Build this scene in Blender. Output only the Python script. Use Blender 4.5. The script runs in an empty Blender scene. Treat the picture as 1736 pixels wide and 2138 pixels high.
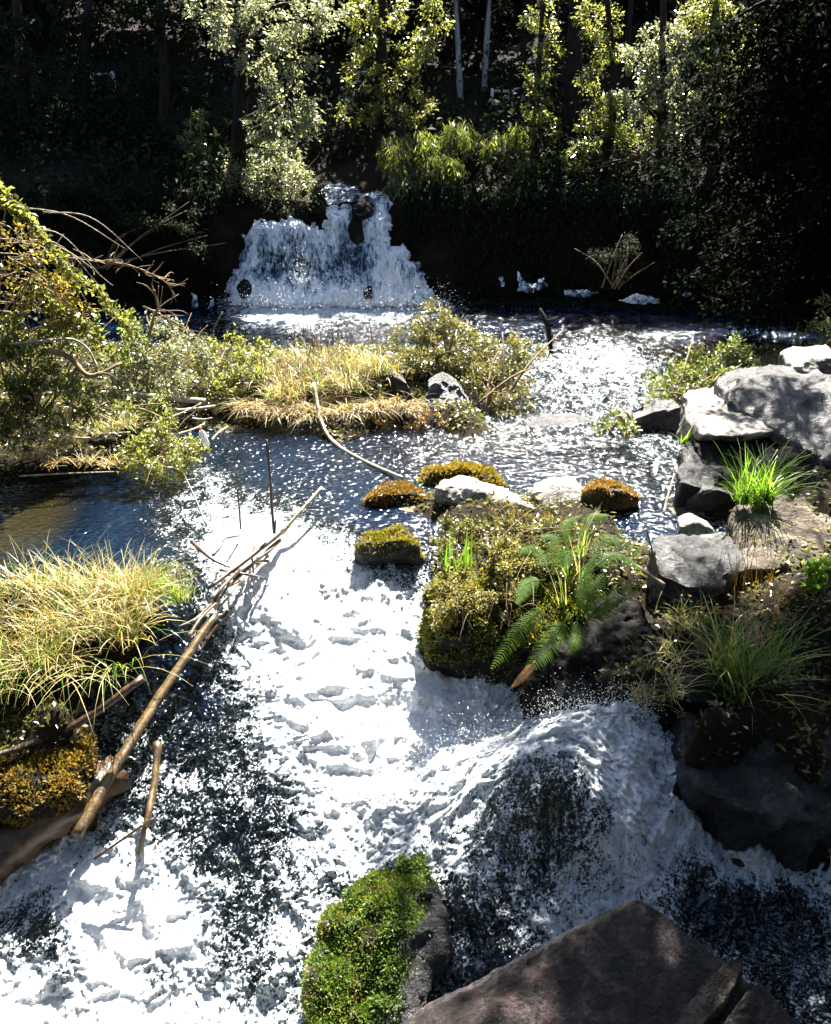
import bpy, bmesh, math, random
import numpy as np
from mathutils import Vector

R = math.radians
rng = np.random.default_rng(7)
S = bpy.context.scene
COL = S.collection

# ------------------------------------------------------------------ camera
PITCH, VFOV, CH = R(25), R(62), 3.5
cam = bpy.data.objects.new("camera", bpy.data.cameras.new("camera"))
COL.objects.link(cam)
cam.location = (0, 0, CH)
cam.rotation_euler = (math.pi / 2 - PITCH, 0, 0)
cam.data.sensor_fit = 'VERTICAL'
cam.data.sensor_height = 24
cam.data.lens = 12 / math.tan(VFOV / 2)
cam.data.clip_start = 0.05
cam.data.clip_end = 500
S.camera = cam

# ------------------------------------------------------------------ light
SUN_AZ, SUN_EL = R(12), R(52)
w = bpy.data.worlds.new("World")
S.world = w
w.use_nodes = True
nt = w.node_tree
sky = nt.nodes.new('ShaderNodeTexSky')
sky.sky_type = 'NISHITA'
sky.sun_disc = False
sky.sun_elevation = SUN_EL
sky.sun_rotation = SUN_AZ
bg = nt.nodes['Background']
bg.inputs['Strength'].default_value = 0.05
nt.links.new(sky.outputs[0], bg.inputs['Color'])
sl = bpy.data.lights.new("sun", 'SUN')
sl.energy = 5.0
sl.angle = R(0.5)
sl.color = (1.0, 0.95, 0.86)
so = bpy.data.objects.new("sun", sl)
COL.objects.link(so)
SUND = Vector((math.sin(SUN_AZ) * math.cos(SUN_EL), math.cos(SUN_AZ) * math.cos(SUN_EL), math.sin(SUN_EL)))
so.rotation_euler = SUND.to_track_quat('Z', 'Y').to_euler()
so.location = (3, 20, 30)
S.view_settings.view_transform = 'Standard'
S.view_settings.look = 'None'
S.view_settings.exposure = 3.0
S.view_settings.gamma = 1

# ------------------------------------------------------------------ survey: points of the place from their bearing
F = 1069 / math.tan(VFOV / 2)
cp, sp = math.cos(PITCH), math.sin(PITCH)

def ray(px, py):
    a, b = px - 868.0, 1069.0 - py
    return np.array([a, F * cp + b * sp, -F * sp + b * cp])

def P(px, py, Y):                      # bearing + distance along the valley
    d = ray(px, py)
    return np.array([0, 0, CH]) + d * (Y / d[1])

def G(px, py, z):                      # bearing + height
    d = ray(px, py)
    return np.array([0, 0, CH]) + d * ((z - CH) / d[2])

def PXR(py, Y, r):                     # size of r hundredths at that distance
    d = ray(868, py)
    return r * (Y / d[1])

# ------------------------------------------------------------------ noise
_perm = np.random.default_rng(3).permutation(256).astype(np.int64)
_perm = np.concatenate([_perm, _perm, _perm])
_gr = np.random.default_rng(4).normal(size=(256, 3))
_gr /= np.linalg.norm(_gr, axis=1)[:, None]

def perlin(p):
    p = np.asarray(p, dtype=np.float64)
    i = np.floor(p).astype(np.int64)
    f = p - i
    u = f * f * f * (f * (f * 6 - 15) + 10)
    i &= 255
    out = 0
    for dx in (0, 1):
        wx = u[:, 0] if dx else 1 - u[:, 0]
        for dy in (0, 1):
            wy = u[:, 1] if dy else 1 - u[:, 1]
            for dz in (0, 1):
                wz = u[:, 2] if dz else 1 - u[:, 2]
                h = _perm[_perm[_perm[(i[:, 0] + dx) & 255] + ((i[:, 1] + dy) & 255)] + ((i[:, 2] + dz) & 255)]
                g = _gr[h]
                out = out + wx * wy * wz * (g[:, 0] * (f[:, 0] - dx) + g[:, 1] * (f[:, 1] - dy) + g[:, 2] * (f[:, 2] - dz))
    return out

def fbm(p, oct=4, gain=.5):
    p = np.asarray(p, dtype=np.float64)
    a, s, o = 1.0, 0, 0
    for k in range(oct):
        o = o + a * perlin(p * 2.03 ** k + 17.3 * k)
        a *= gain
    return o

def sstep(a, b, x):
    t = np.clip((x - a) / (b - a), 0, 1)
    return t * t * (3 - 2 * t)

def inside(pt, poly):
    x, y = pt[:, 0], pt[:, 1]
    c = np.zeros(len(pt), bool)
    n = len(poly)
    dmin = np.full(len(pt), 1e9)
    for k in range(n):
        (x1, y1), (x2, y2) = poly[k], poly[(k + 1) % n]
        cond = ((y1 > y) != (y2 > y)) & (x < (x2 - x1) * (y - y1) / (y2 - y1 + 1e-9) + x1)
        c ^= cond
        e = np.array([x2 - x1, y2 - y1], float); L2 = e @ e + 1e-9
        tt = np.clip(((x - x1) * e[0] + (y - y1) * e[1]) / L2, 0, 1)
        dmin = np.minimum(dmin, np.hypot(x - x1 - tt * e[0], y - y1 - tt * e[1]))
    return c, dmin

class RBF:
    def __init__(s, pts, vals, c=.12, lam=1e-3):
        s.p, s.c = np.array(pts, float), c
        n, k = s.p.shape
        A = np.sqrt(((s.p[:, None] - s.p[None]) ** 2).sum(-1) + c * c) - lam * np.eye(n)
        Q = np.hstack([np.ones((n, 1)), s.p])
        M = np.block([[A, Q], [Q.T, np.zeros((k + 1, k + 1))]])
        s.w = np.linalg.solve(M, np.concatenate([vals, np.zeros(k + 1)]))
    def __call__(s, q):
        q = np.asarray(q, float)
        out = np.empty(len(q))
        n = len(s.p)
        for i in range(0, len(q), 40000):
            b = q[i:i + 40000]
            d2 = sum((b[:, j:j + 1] - s.p[None, :, j]) ** 2 for j in range(s.p.shape[1]))
            out[i:i + 40000] = np.sqrt(d2 + s.c ** 2) @ s.w[:n] + s.w[n] + b @ s.w[n + 1:]
        return out

class Near:
    """distance-weighted ground heights: no overshoot between the surveyed points"""
    def __init__(s, pts, vals): s.p, s.v = np.array(pts, float), np.array(vals, float)
    def __call__(s, q):
        q = np.asarray(q, float)
        out = np.empty(len(q))
        for i in range(0, len(q), 40000):
            b = q[i:i + 40000]
            d2 = (b[:, :1] - s.p[None, :, 0]) ** 2 + (b[:, 1:2] - s.p[None, :, 1]) ** 2
            w = 1 / (d2 + .03) ** 2
            out[i:i + 40000] = (w @ s.v) / w.sum(1)
        return out

# ------------------------------------------------------------------ objects
def mesh_np(name, v, f, smooth=True):
    me = bpy.data.meshes.new(name)
    v = np.asarray(v, dtype=np.float32)
    f = np.asarray(f, dtype=np.int32)
    k = f.shape[1]
    me.vertices.add(len(v))
    me.vertices.foreach_set('co', v.ravel())
    me.loops.add(f.size)
    me.loops.foreach_set('vertex_index', f.ravel())
    me.polygons.add(len(f))
    me.polygons.foreach_set('loop_start', np.arange(0, f.size, k, dtype=np.int32))
    me.polygons.foreach_set('loop_total', np.full(len(f), k, dtype=np.int32))
    me.update(calc_edges=True)
    me.polygons.foreach_set('use_smooth', np.full(len(f), smooth, dtype=bool))
    me.validate()
    return me

def attr(me, name, vals):
    a = me.attributes.new(name, 'FLOAT', 'POINT')
    a.data.foreach_set('value', np.asarray(vals, dtype=np.float32))

def tag(o, label=None, cat=None, group=None, kind=None):
    if label: o['label'] = label
    if cat: o['category'] = cat
    if group: o['group'] = group
    if kind: o['kind'] = kind
    return o

def thing(name, loc, label, cat, group=None):
    o = bpy.data.objects.new(name, None)
    o.empty_display_size = .1
    o.location = loc
    COL.objects.link(o)
    return tag(o, label, cat, group)

def part(name, v, f, mat, parent=None, smooth=True, loc=None):
    """one mesh object; v in world coordinates"""
    v = np.asarray(v, float)
    if parent is not None:
        org = np.zeros(3)
        q = parent
        while q is not None:
            org += np.array(q.location)
            q = q.parent
    else:
        org = np.array(loc) if loc is not None else np.array([v[:, 0].mean(), v[:, 1].mean(), v[:, 2].min()])
    me = mesh_np(name, v - org, f, smooth)
    me.materials.append(mat)
    o = bpy.data.objects.new(name, me)
    COL.objects.link(o)
    if parent is not None:
        o.parent = parent
    else:
        o.location = org
    return o

class Buf:
    def __init__(s): s.v, s.f, s.n = [], [], 0
    def add(s, v, f):
        s.v.append(np.asarray(v, float)); s.f.append(np.asarray(f, int) + s.n); s.n += len(v)
    def get(s): return np.concatenate(s.v), np.concatenate(s.f)

def catmull(pts, n):
    p = np.array(pts, float)
    if len(p) == 2:
        t = np.linspace(0, 1, n)[:, None]
        return p[0] * (1 - t) + p[1] * t
    q = np.vstack([2 * p[0] - p[1], p, 2 * p[-1] - p[-2]])
    t = np.linspace(0, len(p) - 1 - 1e-9, n)
    i = t.astype(int); u = (t - i)[:, None]
    a, b, c, d = q[i], q[i + 1], q[i + 2], q[i + 3]
    return .5 * (2 * b + (c - a) * u + (2 * a - 5 * b + 4 * c - d) * u ** 2 + (3 * b - a - 3 * c + d) * u ** 3)

def tube(pts, r, seg=7, n=None, wob=0.0):
    """tapered bent tube, closed ends; returns v,f (quads)"""
    pts = np.array(pts, float)
    n = n or max(4, 5 * (len(pts) - 1) + 1)
    c = catmull(pts, n)
    rr = np.interp(np.linspace(0, 1, n), np.linspace(0, 1, len(np.atleast_1d(r))), np.atleast_1d(r)) if np.ndim(r) else np.full(n, r)
    if wob:
        c = c + np.stack([perlin(c * .9 / max(wob, 1e-6) * .05 + k * 31.7 + rng.uniform(0, 90)) for k in range(3)], 1) * wob
    t = np.gradient(c, axis=0)
    t /= np.linalg.norm(t, axis=1)[:, None] + 1e-9
    ref = np.array([0, 0, 1.0]) if abs(t[:, 2]).mean() < .8 else np.array([1.0, 0, 0])
    a = np.cross(t, ref); a /= np.linalg.norm(a, axis=1)[:, None] + 1e-9
    b = np.cross(t, a)
    th = np.linspace(0, 2 * np.pi, seg, endpoint=False)
    lump = 1 + .12 * np.sin(th * 2 + rng.uniform(0, 6)) + .11 * rng.normal(size=(n, seg))
    v = c[:, None] + rr[:, None, None] * lump[..., None] * (np.cos(th)[None, :, None] * a[:, None] + np.sin(th)[None, :, None] * b[:, None])
    v = v.reshape(-1, 3)
    i = np.arange(n - 1)[:, None] * seg; j = np.arange(seg)[None]; j2 = (j + 1) % seg
    f = np.stack([i + j, i + j2, i + seg + j2, i + seg + j], -1).reshape(-1, 4)
    v = np.vstack([v, c[:1], c[-1:]])
    m = len(v)
    caps = []
    for k in range(0, seg):
        caps.append([m - 2, (k + 1) % seg, k, k]); caps.append([m - 1, (n - 1) * seg + k, (n - 1) * seg + (k + 1) % seg, (n - 1) * seg + (k + 1) % seg])
    caps = np.array(caps)
    # degenerate quads are turned into thin quads by an extra mid vertex: use half-point on the rim
    vv = []; ff = []
    for cf in caps:
        p2 = (v[cf[1]] + v[cf[2]]) / 2
        vv.append(p2); ff.append([cf[0], cf[1], len(v) + len(vv) - 1, cf[2]])
    return np.vstack([v, np.array(vv)]), np.vstack([f, np.array(ff)])

def norm(a): return a / (np.linalg.norm(a, axis=-1, keepdims=True) + 1e-9)

def leaves(pos, dirs, L, W=.5, fold=.18):
    """pos,dirs (n,3) -> diamond leaves, each a single bent quad pair island"""
    n = len(pos)
    L = np.broadcast_to(L, (n,))[:, None]
    d = norm(dirs)
    s = norm(np.cross(d, norm(.5 * rng.normal(size=(n, 3)) + np.array([0, -.15, 1.0]))))
    u = np.cross(s, d)
    v = np.stack([pos, pos + d * L * .5 + s * L * W * .5 + u * L * fold * .5, pos + d * L - u * L * fold * .3, pos + d * L * .5 - s * L * W * .5 + u * L * fold * .5], 1)
    return v.reshape(-1, 3), np.arange(4 * n).reshape(n, 4)

def clump_leaves(clumps, L, k=7.0, W=.5, droop=.35, sub=.30, flat=.85):
    """clumps: (centre, radius). leaves gather in sub-clumps on the shell so the mass is uneven and holed"""
    ps, ds = [], []
    for c, r in clumps:
        n = int(max(60, 4.2 * k * (r / L) ** 2))
        m = max(8, int(n / 60))
        q = norm(rng.normal(size=(m, 3))) * (r * (.45 + .6 * rng.random((m, 1)) ** .6))
        q[:, 2] *= flat
        ids = rng.integers(0, m, n)
        off = rng.normal(size=(n, 3)) * r * sub * .55
        p = q[ids] + off
        ps.append(c + p)
        ds.append(norm(p) * .8 + rng.normal(size=(n, 3)) * .75 + np.array([0, 0, -droop]))
    ps, ds = np.concatenate(ps), np.concatenate(ds)
    return leaves(ps, ds, L * rng.uniform(.6, 1.3, len(ps)), W)

def blades(base, az, length, lean, wid, bend, seg=4):
    """arching grass blades as tapered ribbons"""
    n = len(base)
    az, length, lean, bend = (np.broadcast_to(x, (n,)) for x in (az, length, lean, bend))
    h = np.stack([np.cos(az), np.sin(az), 0 * az], 1)
    side = np.stack([-np.sin(az), np.cos(az), 0 * az], 1)
    p = base.copy(); vs = []
    for i in range(seg + 1):
        t = i / seg
        wd = np.broadcast_to(wid, (n,)) * (1 - t ** 1.5 * .92)
        vs += [p - side * wd[:, None] / 2, p + side * wd[:, None] / 2]
        ang = lean + bend * (t ** 1.2)
        p = p + (h * np.sin(ang)[:, None] + np.array([0, 0, 1.0]) * np.cos(ang)[:, None]) * (length / seg)[:, None]
    v = np.stack(vs, 1).reshape(-1, 3)
    m = 2 * (seg + 1)
    f = np.array([[2 * i, 2 * i + 1, 2 * i + 3, 2 * i + 2] for i in range(seg)])
    f = (np.arange(n)[:, None, None] * m + f[None]).reshape(-1, 4)
    return v, f

# ------------------------------------------------------------------ materials
def nodes(name):
    m = bpy.data.materials.new(name)
    m.use_nodes = True
    t = m.node_tree
    t.nodes.clear()
    out = t.nodes.new('ShaderNodeOutputMaterial')
    return m, t, out

def N(t, typ, **kw):
    n = t.nodes.new(typ)
    for k, v in kw.items():
        if k in n.inputs: n.inputs[k].default_value = v
        else: setattr(n, k, v)
    return n

def ramp(t, fac, stops):
    r = t.nodes.new('ShaderNodeValToRGB')
    e = r.color_ramp.elements
    while len(e) < len(stops): e.new(.5)
    for el, (p, c) in zip(e, stops):
        el.position = p; el.color = (*c, 1)
    t.links.new(fac, r.inputs[0])
    return r.outputs[0]

def leaf_mat(name, cols, trans=.5, tcol=(.22, .26, .02), rough=.32, spec=.6):
    m, t, out = nodes(name)
    g = N(t, 'ShaderNodeNewGeometry')
    k = len(cols)
    c = ramp(t, g.outputs['Random Per Island'], [(i / max(1, k - 1), cols[i]) for i in range(k)])
    pb = N(t, 'ShaderNodeBsdfPrincipled', Roughness=rough)
    pb.inputs['Specular IOR Level'].default_value = spec
    t.links.new(c, pb.inputs['Base Color'])
    tr = N(t, 'ShaderNodeBsdfTranslucent')
    mixc = N(t, 'ShaderNodeMix', data_type='RGBA')
    mixc.inputs[0].default_value = .5
    t.links.new(c, mixc.inputs[6])
    rs_ = N(t, 'ShaderNodeMath', operation='MULTIPLY'); t.links.new(g.outputs['Random Per Island'], rs_.inputs[0]); rs_.inputs[1].default_value = 17.31
    fr_ = N(t, 'ShaderNodeMath', operation='FRACT'); t.links.new(rs_.outputs[0], fr_.inputs[0])
    t.links.new(ramp(t, fr_.outputs[0], [(0, tuple(q * .5 for q in tcol)), (.6, tcol), (1, tuple(min(.8, q * 2.2) for q in tcol))]), mixc.inputs[7])
    t.links.new(mixc.outputs[2], tr.inputs[0])
    mx = N(t, 'ShaderNodeMixShader'); mx.inputs[0].default_value = trans
    t.links.new(pb.outputs[0], mx.inputs[1]); t.links.new(tr.outputs[0], mx.inputs[2])
    t.links.new(mx.outputs[0], out.inputs[0])
    return m

def rough_mat(name, cols, scale=6, detail=8, rough=.85, bump=.4, bscale=30, stretch=(1, 1, 1), spec=.3, dist=.03, cracks=False):
    m, t, out = nodes(name)
    tc = N(t, 'ShaderNodeTexCoord')
    mp = N(t, 'ShaderNodeMapping'); mp.inputs['Scale'].default_value = stretch
    t.links.new(tc.outputs['Object'], mp.inputs[0])
    n1 = N(t, 'ShaderNodeTexNoise', Scale=scale, Detail=detail, Roughness=.68)
    n1.inputs['Distortion'].default_value = .6
    t.links.new(mp.outputs[0], n1.inputs['Vector'])
    n2 = N(t, 'ShaderNodeTexNoise', Scale=bscale, Detail=6, Roughness=.7)
    t.links.new(mp.outputs[0], n2.inputs['Vector'])
    c = ramp(t, n1.outputs[0], cols)
    mul = N(t, 'ShaderNodeMix', data_type='RGBA', blend_type='MULTIPLY'); mul.inputs[0].default_value = .75
    t.links.new(c, mul.inputs[6])
    t.links.new(ramp(t, n2.outputs[0], [(.3, (.35, .35, .35)), (.55, (1, 1, 1))]), mul.inputs[7])
    pb = N(t, 'ShaderNodeBsdfPrincipled', Roughness=rough)
    pb.inputs['Specular IOR Level'].default_value = spec
    t.links.new(mul.outputs[2], pb.inputs['Base Color'])
    if cracks:
        n3 = N(t, 'ShaderNodeTexNoise', Scale=scale * .9, Detail=5, Roughness=.6, Distortion=1.4)
        t.links.new(mp.outputs[0], n3.inputs['Vector'])
        ab = N(t, 'ShaderNodeMath', operation='SUBTRACT'); t.links.new(n3.outputs[0], ab.inputs[0]); ab.inputs[1].default_value = .5
        a2 = N(t, 'ShaderNodeMath', operation='ABSOLUTE'); t.links.new(ab.outputs[0], a2.inputs[0])
        mc = N(t, 'ShaderNodeMix', data_type='RGBA', blend_type='MULTIPLY'); mc.inputs[0].default_value = 1
        t.links.new(mul.outputs[2], mc.inputs[6]); t.links.new(ramp(t, a2.outputs[0], [(.0, (.12, .11, .10)), (.025, (1, 1, 1))]), mc.inputs[7])
        n4 = N(t, 'ShaderNodeTexNoise', Scale=scale * .45, Detail=6, Roughness=.7)
        t.links.new(mp.outputs[0], n4.inputs['Vector'])
        mc2 = N(t, 'ShaderNodeMix', data_type='RGBA', blend_type='MULTIPLY'); mc2.inputs[0].default_value = 1
        t.links.new(mc.outputs[2], mc2.inputs[6]); t.links.new(ramp(t, n4.outputs[0], [(.38, (.28, .26, .25)), (.55, (1, 1, 1))]), mc2.inputs[7])
        t.links.new(mc2.outputs[2], pb.inputs['Base Color'])
    ad = N(t, 'ShaderNodeMath', operation='ADD')
    t.links.new(n1.outputs[0], ad.inputs[0]); t.links.new(n2.outputs[0], ad.inputs[1])
    bp = N(t, 'ShaderNodeBump', Strength=bump, Distance=dist)
    t.links.new(ad.outputs[0], bp.inputs['Height'])
    t.links.new(bp.outputs[0], pb.inputs['Normal'])
    t.links.new(pb.outputs[0], out.inputs[0])
    return m

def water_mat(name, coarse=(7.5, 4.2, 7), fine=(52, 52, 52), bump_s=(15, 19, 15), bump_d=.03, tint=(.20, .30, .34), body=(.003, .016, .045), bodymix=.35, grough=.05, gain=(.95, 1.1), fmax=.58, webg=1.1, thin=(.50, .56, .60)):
    """foam (white bubbles) over clear water; the 'foam' attribute says how aerated the water is, plus painted glints"""
    m, t, out = nodes(name)
    L = t.links.new
    tc = N(t, 'ShaderNodeTexCoord')
    def noise(sc, detail, rgh=.6, dist=0.0):
        mp = N(t, 'ShaderNodeMapping'); mp.inputs['Scale'].default_value = sc
        L(tc.outputs['Object'], mp.inputs[0])
        n = N(t, 'ShaderNodeTexNoise', Scale=1, Detail=detail, Roughness=rgh, Distortion=dist)
        L(mp.outputs[0], n.inputs['Vector'])
        return n.outputs[0]
    at = N(t, 'ShaderNodeAttribute', attribute_name='foam')
    a, b = noise(coarse, 6, .66, .7), noise(fine, 3, .65, .4)
    def ma(op, x, y=None, z=None):
        n = N(t, 'ShaderNodeMath', operation=op)
        for i, q in enumerate((x, y, z)):
            if q is None: continue
            if isinstance(q, (int, float)): n.inputs[i].default_value = q
            else: L(q, n.inputs[i])
        return n.outputs[0]
    web = ma('SUBTRACT', .5, ma('ABSOLUTE', ma('SUBTRACT', noise(tuple(q * 1.9 for q in coarse), 3, .6, 1.2), .5)))    # 0.5 on the foam threads
    v = ma('ADD', ma('ADD', at.outputs['Fac'], ma('MULTIPLY', ma('SUBTRACT', web, .45), webg)), ma('ADD', ma('MULTIPLY', ma('SUBTRACT', a, .5), gain[0]), ma('MULTIPLY', ma('SUBTRACT', b, .5), gain[1])))
    mr = N(t, 'ShaderNodeMapRange'); mr.inputs['From Min'].default_value = .42; mr.inputs['From Max'].default_value = fmax
    L(v, mr.inputs['Value'])
    fac = mr.outputs[0]
    bn = noise(bump_s, 1.5, .5)
    bp = N(t, 'ShaderNodeBump', Strength=1.0, Distance=bump_d); L(bn, bp.inputs['Height'])
    fb = N(t, 'ShaderNodeBump', Strength=1.0, Distance=.022); L(ma('ADD', b, ma('MULTIPLY', a, 3.0)), fb.inputs['Height'])
    foam = N(t, 'ShaderNodeBsdfPrincipled', Roughness=.22)
    # thin foam lets the water's grey-blue through, thick foam is white
    thick = N(t, 'ShaderNodeMapRange'); thick.inputs['From Min'].default_value = .5; thick.inputs['From Max'].default_value = 1.0
    L(v, thick.inputs['Value'])
    L(ramp(t, thick.outputs[0], [(.0, thin), (1.0, (.88, .89, .90))]), foam.inputs['Base Color'])
    L(fb.outputs[0], foam.inputs['Normal'])
    ftr = N(t, 'ShaderNodeBsdfTranslucent'); ftr.inputs[0].default_value = (.8, .85, .88, 1)
    fm = N(t, 'ShaderNodeMixShader'); fm.inputs[0].default_value = .25
    L(foam.outputs[0], fm.inputs[1]); L(ftr.outputs[0], fm.inputs[2])
    tr = N(t, 'ShaderNodeBsdfTransparent'); tr.inputs[0].default_value = (*tint, 1)
    df = N(t, 'ShaderNodeBsdfDiffuse')       # deep still water: own blue plus painted sky reflection; thin fast water over black rock is dark
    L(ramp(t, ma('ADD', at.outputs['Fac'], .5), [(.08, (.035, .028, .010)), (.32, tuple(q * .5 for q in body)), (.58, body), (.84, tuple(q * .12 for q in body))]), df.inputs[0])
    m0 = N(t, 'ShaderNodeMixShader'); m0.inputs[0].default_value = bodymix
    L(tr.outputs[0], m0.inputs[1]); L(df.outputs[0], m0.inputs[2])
    gl = N(t, 'ShaderNodeBsdfGlossy'); gl.inputs['Roughness'].default_value = grough
    L(bp.outputs[0], gl.inputs['Normal'])
    fr = N(t, 'ShaderNodeFresnel', IOR=1.38); L(bp.outputs[0], fr.inputs['Normal'])
    m1 = N(t, 'ShaderNodeMixShader'); L(fr.outputs[0], m1.inputs[0]); L(m0.outputs[0], m1.inputs[1]); L(gl.outputs[0], m1.inputs[2])
    m2 = N(t, 'ShaderNodeMixShader'); L(fac, m2.inputs[0]); L(m1.outputs[0], m2.inputs[1]); L(fm.outputs[0], m2.inputs[2])
    L(m2.outputs[0], out.inputs[0])
    return m

M = dict(
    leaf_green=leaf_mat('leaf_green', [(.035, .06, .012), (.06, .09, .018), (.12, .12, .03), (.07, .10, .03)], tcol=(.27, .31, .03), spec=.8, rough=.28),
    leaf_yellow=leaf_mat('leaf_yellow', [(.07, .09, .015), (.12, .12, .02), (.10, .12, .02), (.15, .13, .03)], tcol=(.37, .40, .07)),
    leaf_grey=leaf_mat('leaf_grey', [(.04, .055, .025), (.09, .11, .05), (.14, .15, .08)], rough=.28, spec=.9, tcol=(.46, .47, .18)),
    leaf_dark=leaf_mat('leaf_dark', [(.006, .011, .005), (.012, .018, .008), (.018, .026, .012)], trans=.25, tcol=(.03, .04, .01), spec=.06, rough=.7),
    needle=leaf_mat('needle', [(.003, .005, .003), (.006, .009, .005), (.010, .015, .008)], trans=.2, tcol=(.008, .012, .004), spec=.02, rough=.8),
    leaf_autumn=leaf_mat('leaf_autumn', [(.05, .07, .015), (.10, .11, .02), (.16, .12, .02), (.26, .09, .012), (.09, .10, .02), (.06, .08, .02)], tcol=(.40, .30, .03), rough=.22, spec=1.0),
    leaf_olive=leaf_mat('leaf_olive', [(.05, .06, .015), (.09, .09, .02), (.12, .11, .025), (.05, .07, .02)], tcol=(.22, .19, .02)),
    straw=leaf_mat('straw', [(.36, .25, .07), (.48, .38, .14), (.22, .19, .04), (.62, .54, .32)], trans=.4, tcol=(.50, .42, .12), rough=.5),
    grass=leaf_mat('grass', [(.05, .11, .010), (.08, .16, .014), (.12, .18, .02)], trans=.55, tcol=(.22, .42, .02), rough=.35),
    fern=leaf_mat('fern', [(.03, .08, .008), (.05, .11, .012), (.08, .12, .02)], trans=.6, tcol=(.28, .46, .03), rough=.6, spec=.1),
    fern_brown=leaf_mat('fern_brown', [(.20, .10, .03), (.30, .15, .04)], trans=.4, tcol=(.4, .2, .04)),
    moss_green=leaf_mat('moss_green', [(.03, .07, .006), (.07, .13, .01), (.11, .16, .015)], trans=.4, tcol=(.18, .28, .01), rough=.6),
    moss_yellow=leaf_mat('moss_yellow', [(.06, .065, .008), (.14, .13, .012), (.20, .16, .015)], trans=.4, tcol=(.30, .24, .01), rough=.6),
    moss_rust=leaf_mat('moss_rust', [(.10, .06, .01), (.22, .12, .015), (.16, .13, .015)], trans=.35, tcol=(.34, .17, .01), rough=.6),
    bark=rough_mat('bark', [(.35, (.008, .006, .005)), (.65, (.03, .023, .018))], 5, stretch=(3, 3, .6), spec=.1),
    bark_pale=rough_mat('bark_pale', [(.35, (.12, .11, .12)), (.6, (.30, .28, .28))], 4, stretch=(3, 3, .6)),
    twig=rough_mat('twig', [(.35, (.10, .065, .035)), (.65, (.28, .20, .12))], 14, bscale=60, dist=.004),
    deadwood=rough_mat('deadwood', [(.35, (.20, .16, .11)), (.65, (.50, .43, .32))], 8, bscale=45, dist=.02, bump=.8),
    wetwood=rough_mat('wetwood', [(.35, (.015, .008, .005)), (.65, (.08, .042, .018))], 8, bscale=40, rough=.4, spec=.4, dist=.008),
    polewood=rough_mat('polewood', [(.32, (.02, .012, .005)), (.5, (.075, .045, .014)), (.7, (.19, .12, .04))], 9, bscale=45, rough=.4, spec=.5, dist=.008),
    rock=rough_mat('rock', [(.34, (.02, .02, .025)), (.52, (.08, .08, .082)), (.70, (.24, .225, .20))], 3.2, bscale=26, bump=.9, dist=.05, cracks=True, rough=.36, spec=.55),
    rock_tan=rough_mat('rock_tan', [(.34, (.035, .026, .018)), (.52, (.15, .12, .085)), (.70, (.36, .31, .23))], 3.5, bscale=24, bump=.9, dist=.05, cracks=True),
    rock_pale=rough_mat('rock_pale', [(.32, (.10, .09, .075)), (.48, (.32, .29, .24)), (.64, (.58, .54, .46))], 4, bscale=26, bump=.9, dist=.03, cracks=True, rough=.5, spec=.5),
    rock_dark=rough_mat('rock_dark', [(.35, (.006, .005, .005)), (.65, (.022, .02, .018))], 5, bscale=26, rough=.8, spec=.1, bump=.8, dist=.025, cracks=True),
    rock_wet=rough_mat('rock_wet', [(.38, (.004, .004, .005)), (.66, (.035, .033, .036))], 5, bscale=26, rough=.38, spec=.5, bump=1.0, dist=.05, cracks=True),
    rock_brown=rough_mat('rock_brown', [(.38, (.005, .003, .003)), (.5, (.028, .017, .016)), (.66, (.12, .082, .078))], 13, bscale=60, rough=.3, bump=.9, dist=.03, cracks=True, spec=.5),
    soil=rough_mat('soil', [(.35, (.006, .0045, .003)), (.65, (.022, .016, .010))], 3, bscale=20, rough=1, spec=.1),
    bed=rough_mat('bed', [(.35, (.03, .024, .014)), (.5, (.09, .075, .045)), (.68, (.22, .18, .10))], 2.6, bscale=9, rough=.8),
    rail=rough_mat('rail', [(.3, (.4, .37, .35)), (.7, (.65, .62, .6))], 6, bscale=30),
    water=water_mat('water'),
    fall=water_mat('fall', coarse=(6.5, 6.5, 1.1), fine=(24, 24, 7), bump_s=(14, 14, 4), bump_d=.04, body=(.02, .10, .18), bodymix=.8, gain=(1.9, 1.1), fmax=.9, thin=(.30, .50, .74)),  # own turquoise, with the skylight's blue put into body and thin foam
)
mm, t, out = nodes('droplet')
pb = N(t, 'ShaderNodeBsdfPrincipled', Roughness=.15); pb.inputs['Base Color'].default_value = (.85, .88, .9, 1)
t.links.new(pb.outputs[0], out.inputs[0]); M['drop'] = mm
mm, t, out = nodes('bottle_plastic')
pb = N(t, 'ShaderNodeBsdfPrincipled', Roughness=.15); pb.inputs['Base Color'].default_value = (.8, .82, .8, 1); pb.inputs['Transmission Weight'].default_value = .5
t.links.new(pb.outputs[0], out.inputs[0]); M['plastic'] = mm
mm, t, out = nodes('red_cap')
pb = N(t, 'ShaderNodeBsdfPrincipled', Roughness=.35); pb.inputs['Base Color'].default_value = (.6, .02, .02, 1)
t.links.new(pb.outputs[0], out.inputs[0]); M['red'] = mm

# ------------------------------------------------------------------ the lie of the land
def lay(rows):
    pts, vals = [], []
    for px, py, z in rows:
        g = G(px, py, z); pts.append(g[:2]); vals.append(z)
    return pts, vals

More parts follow.
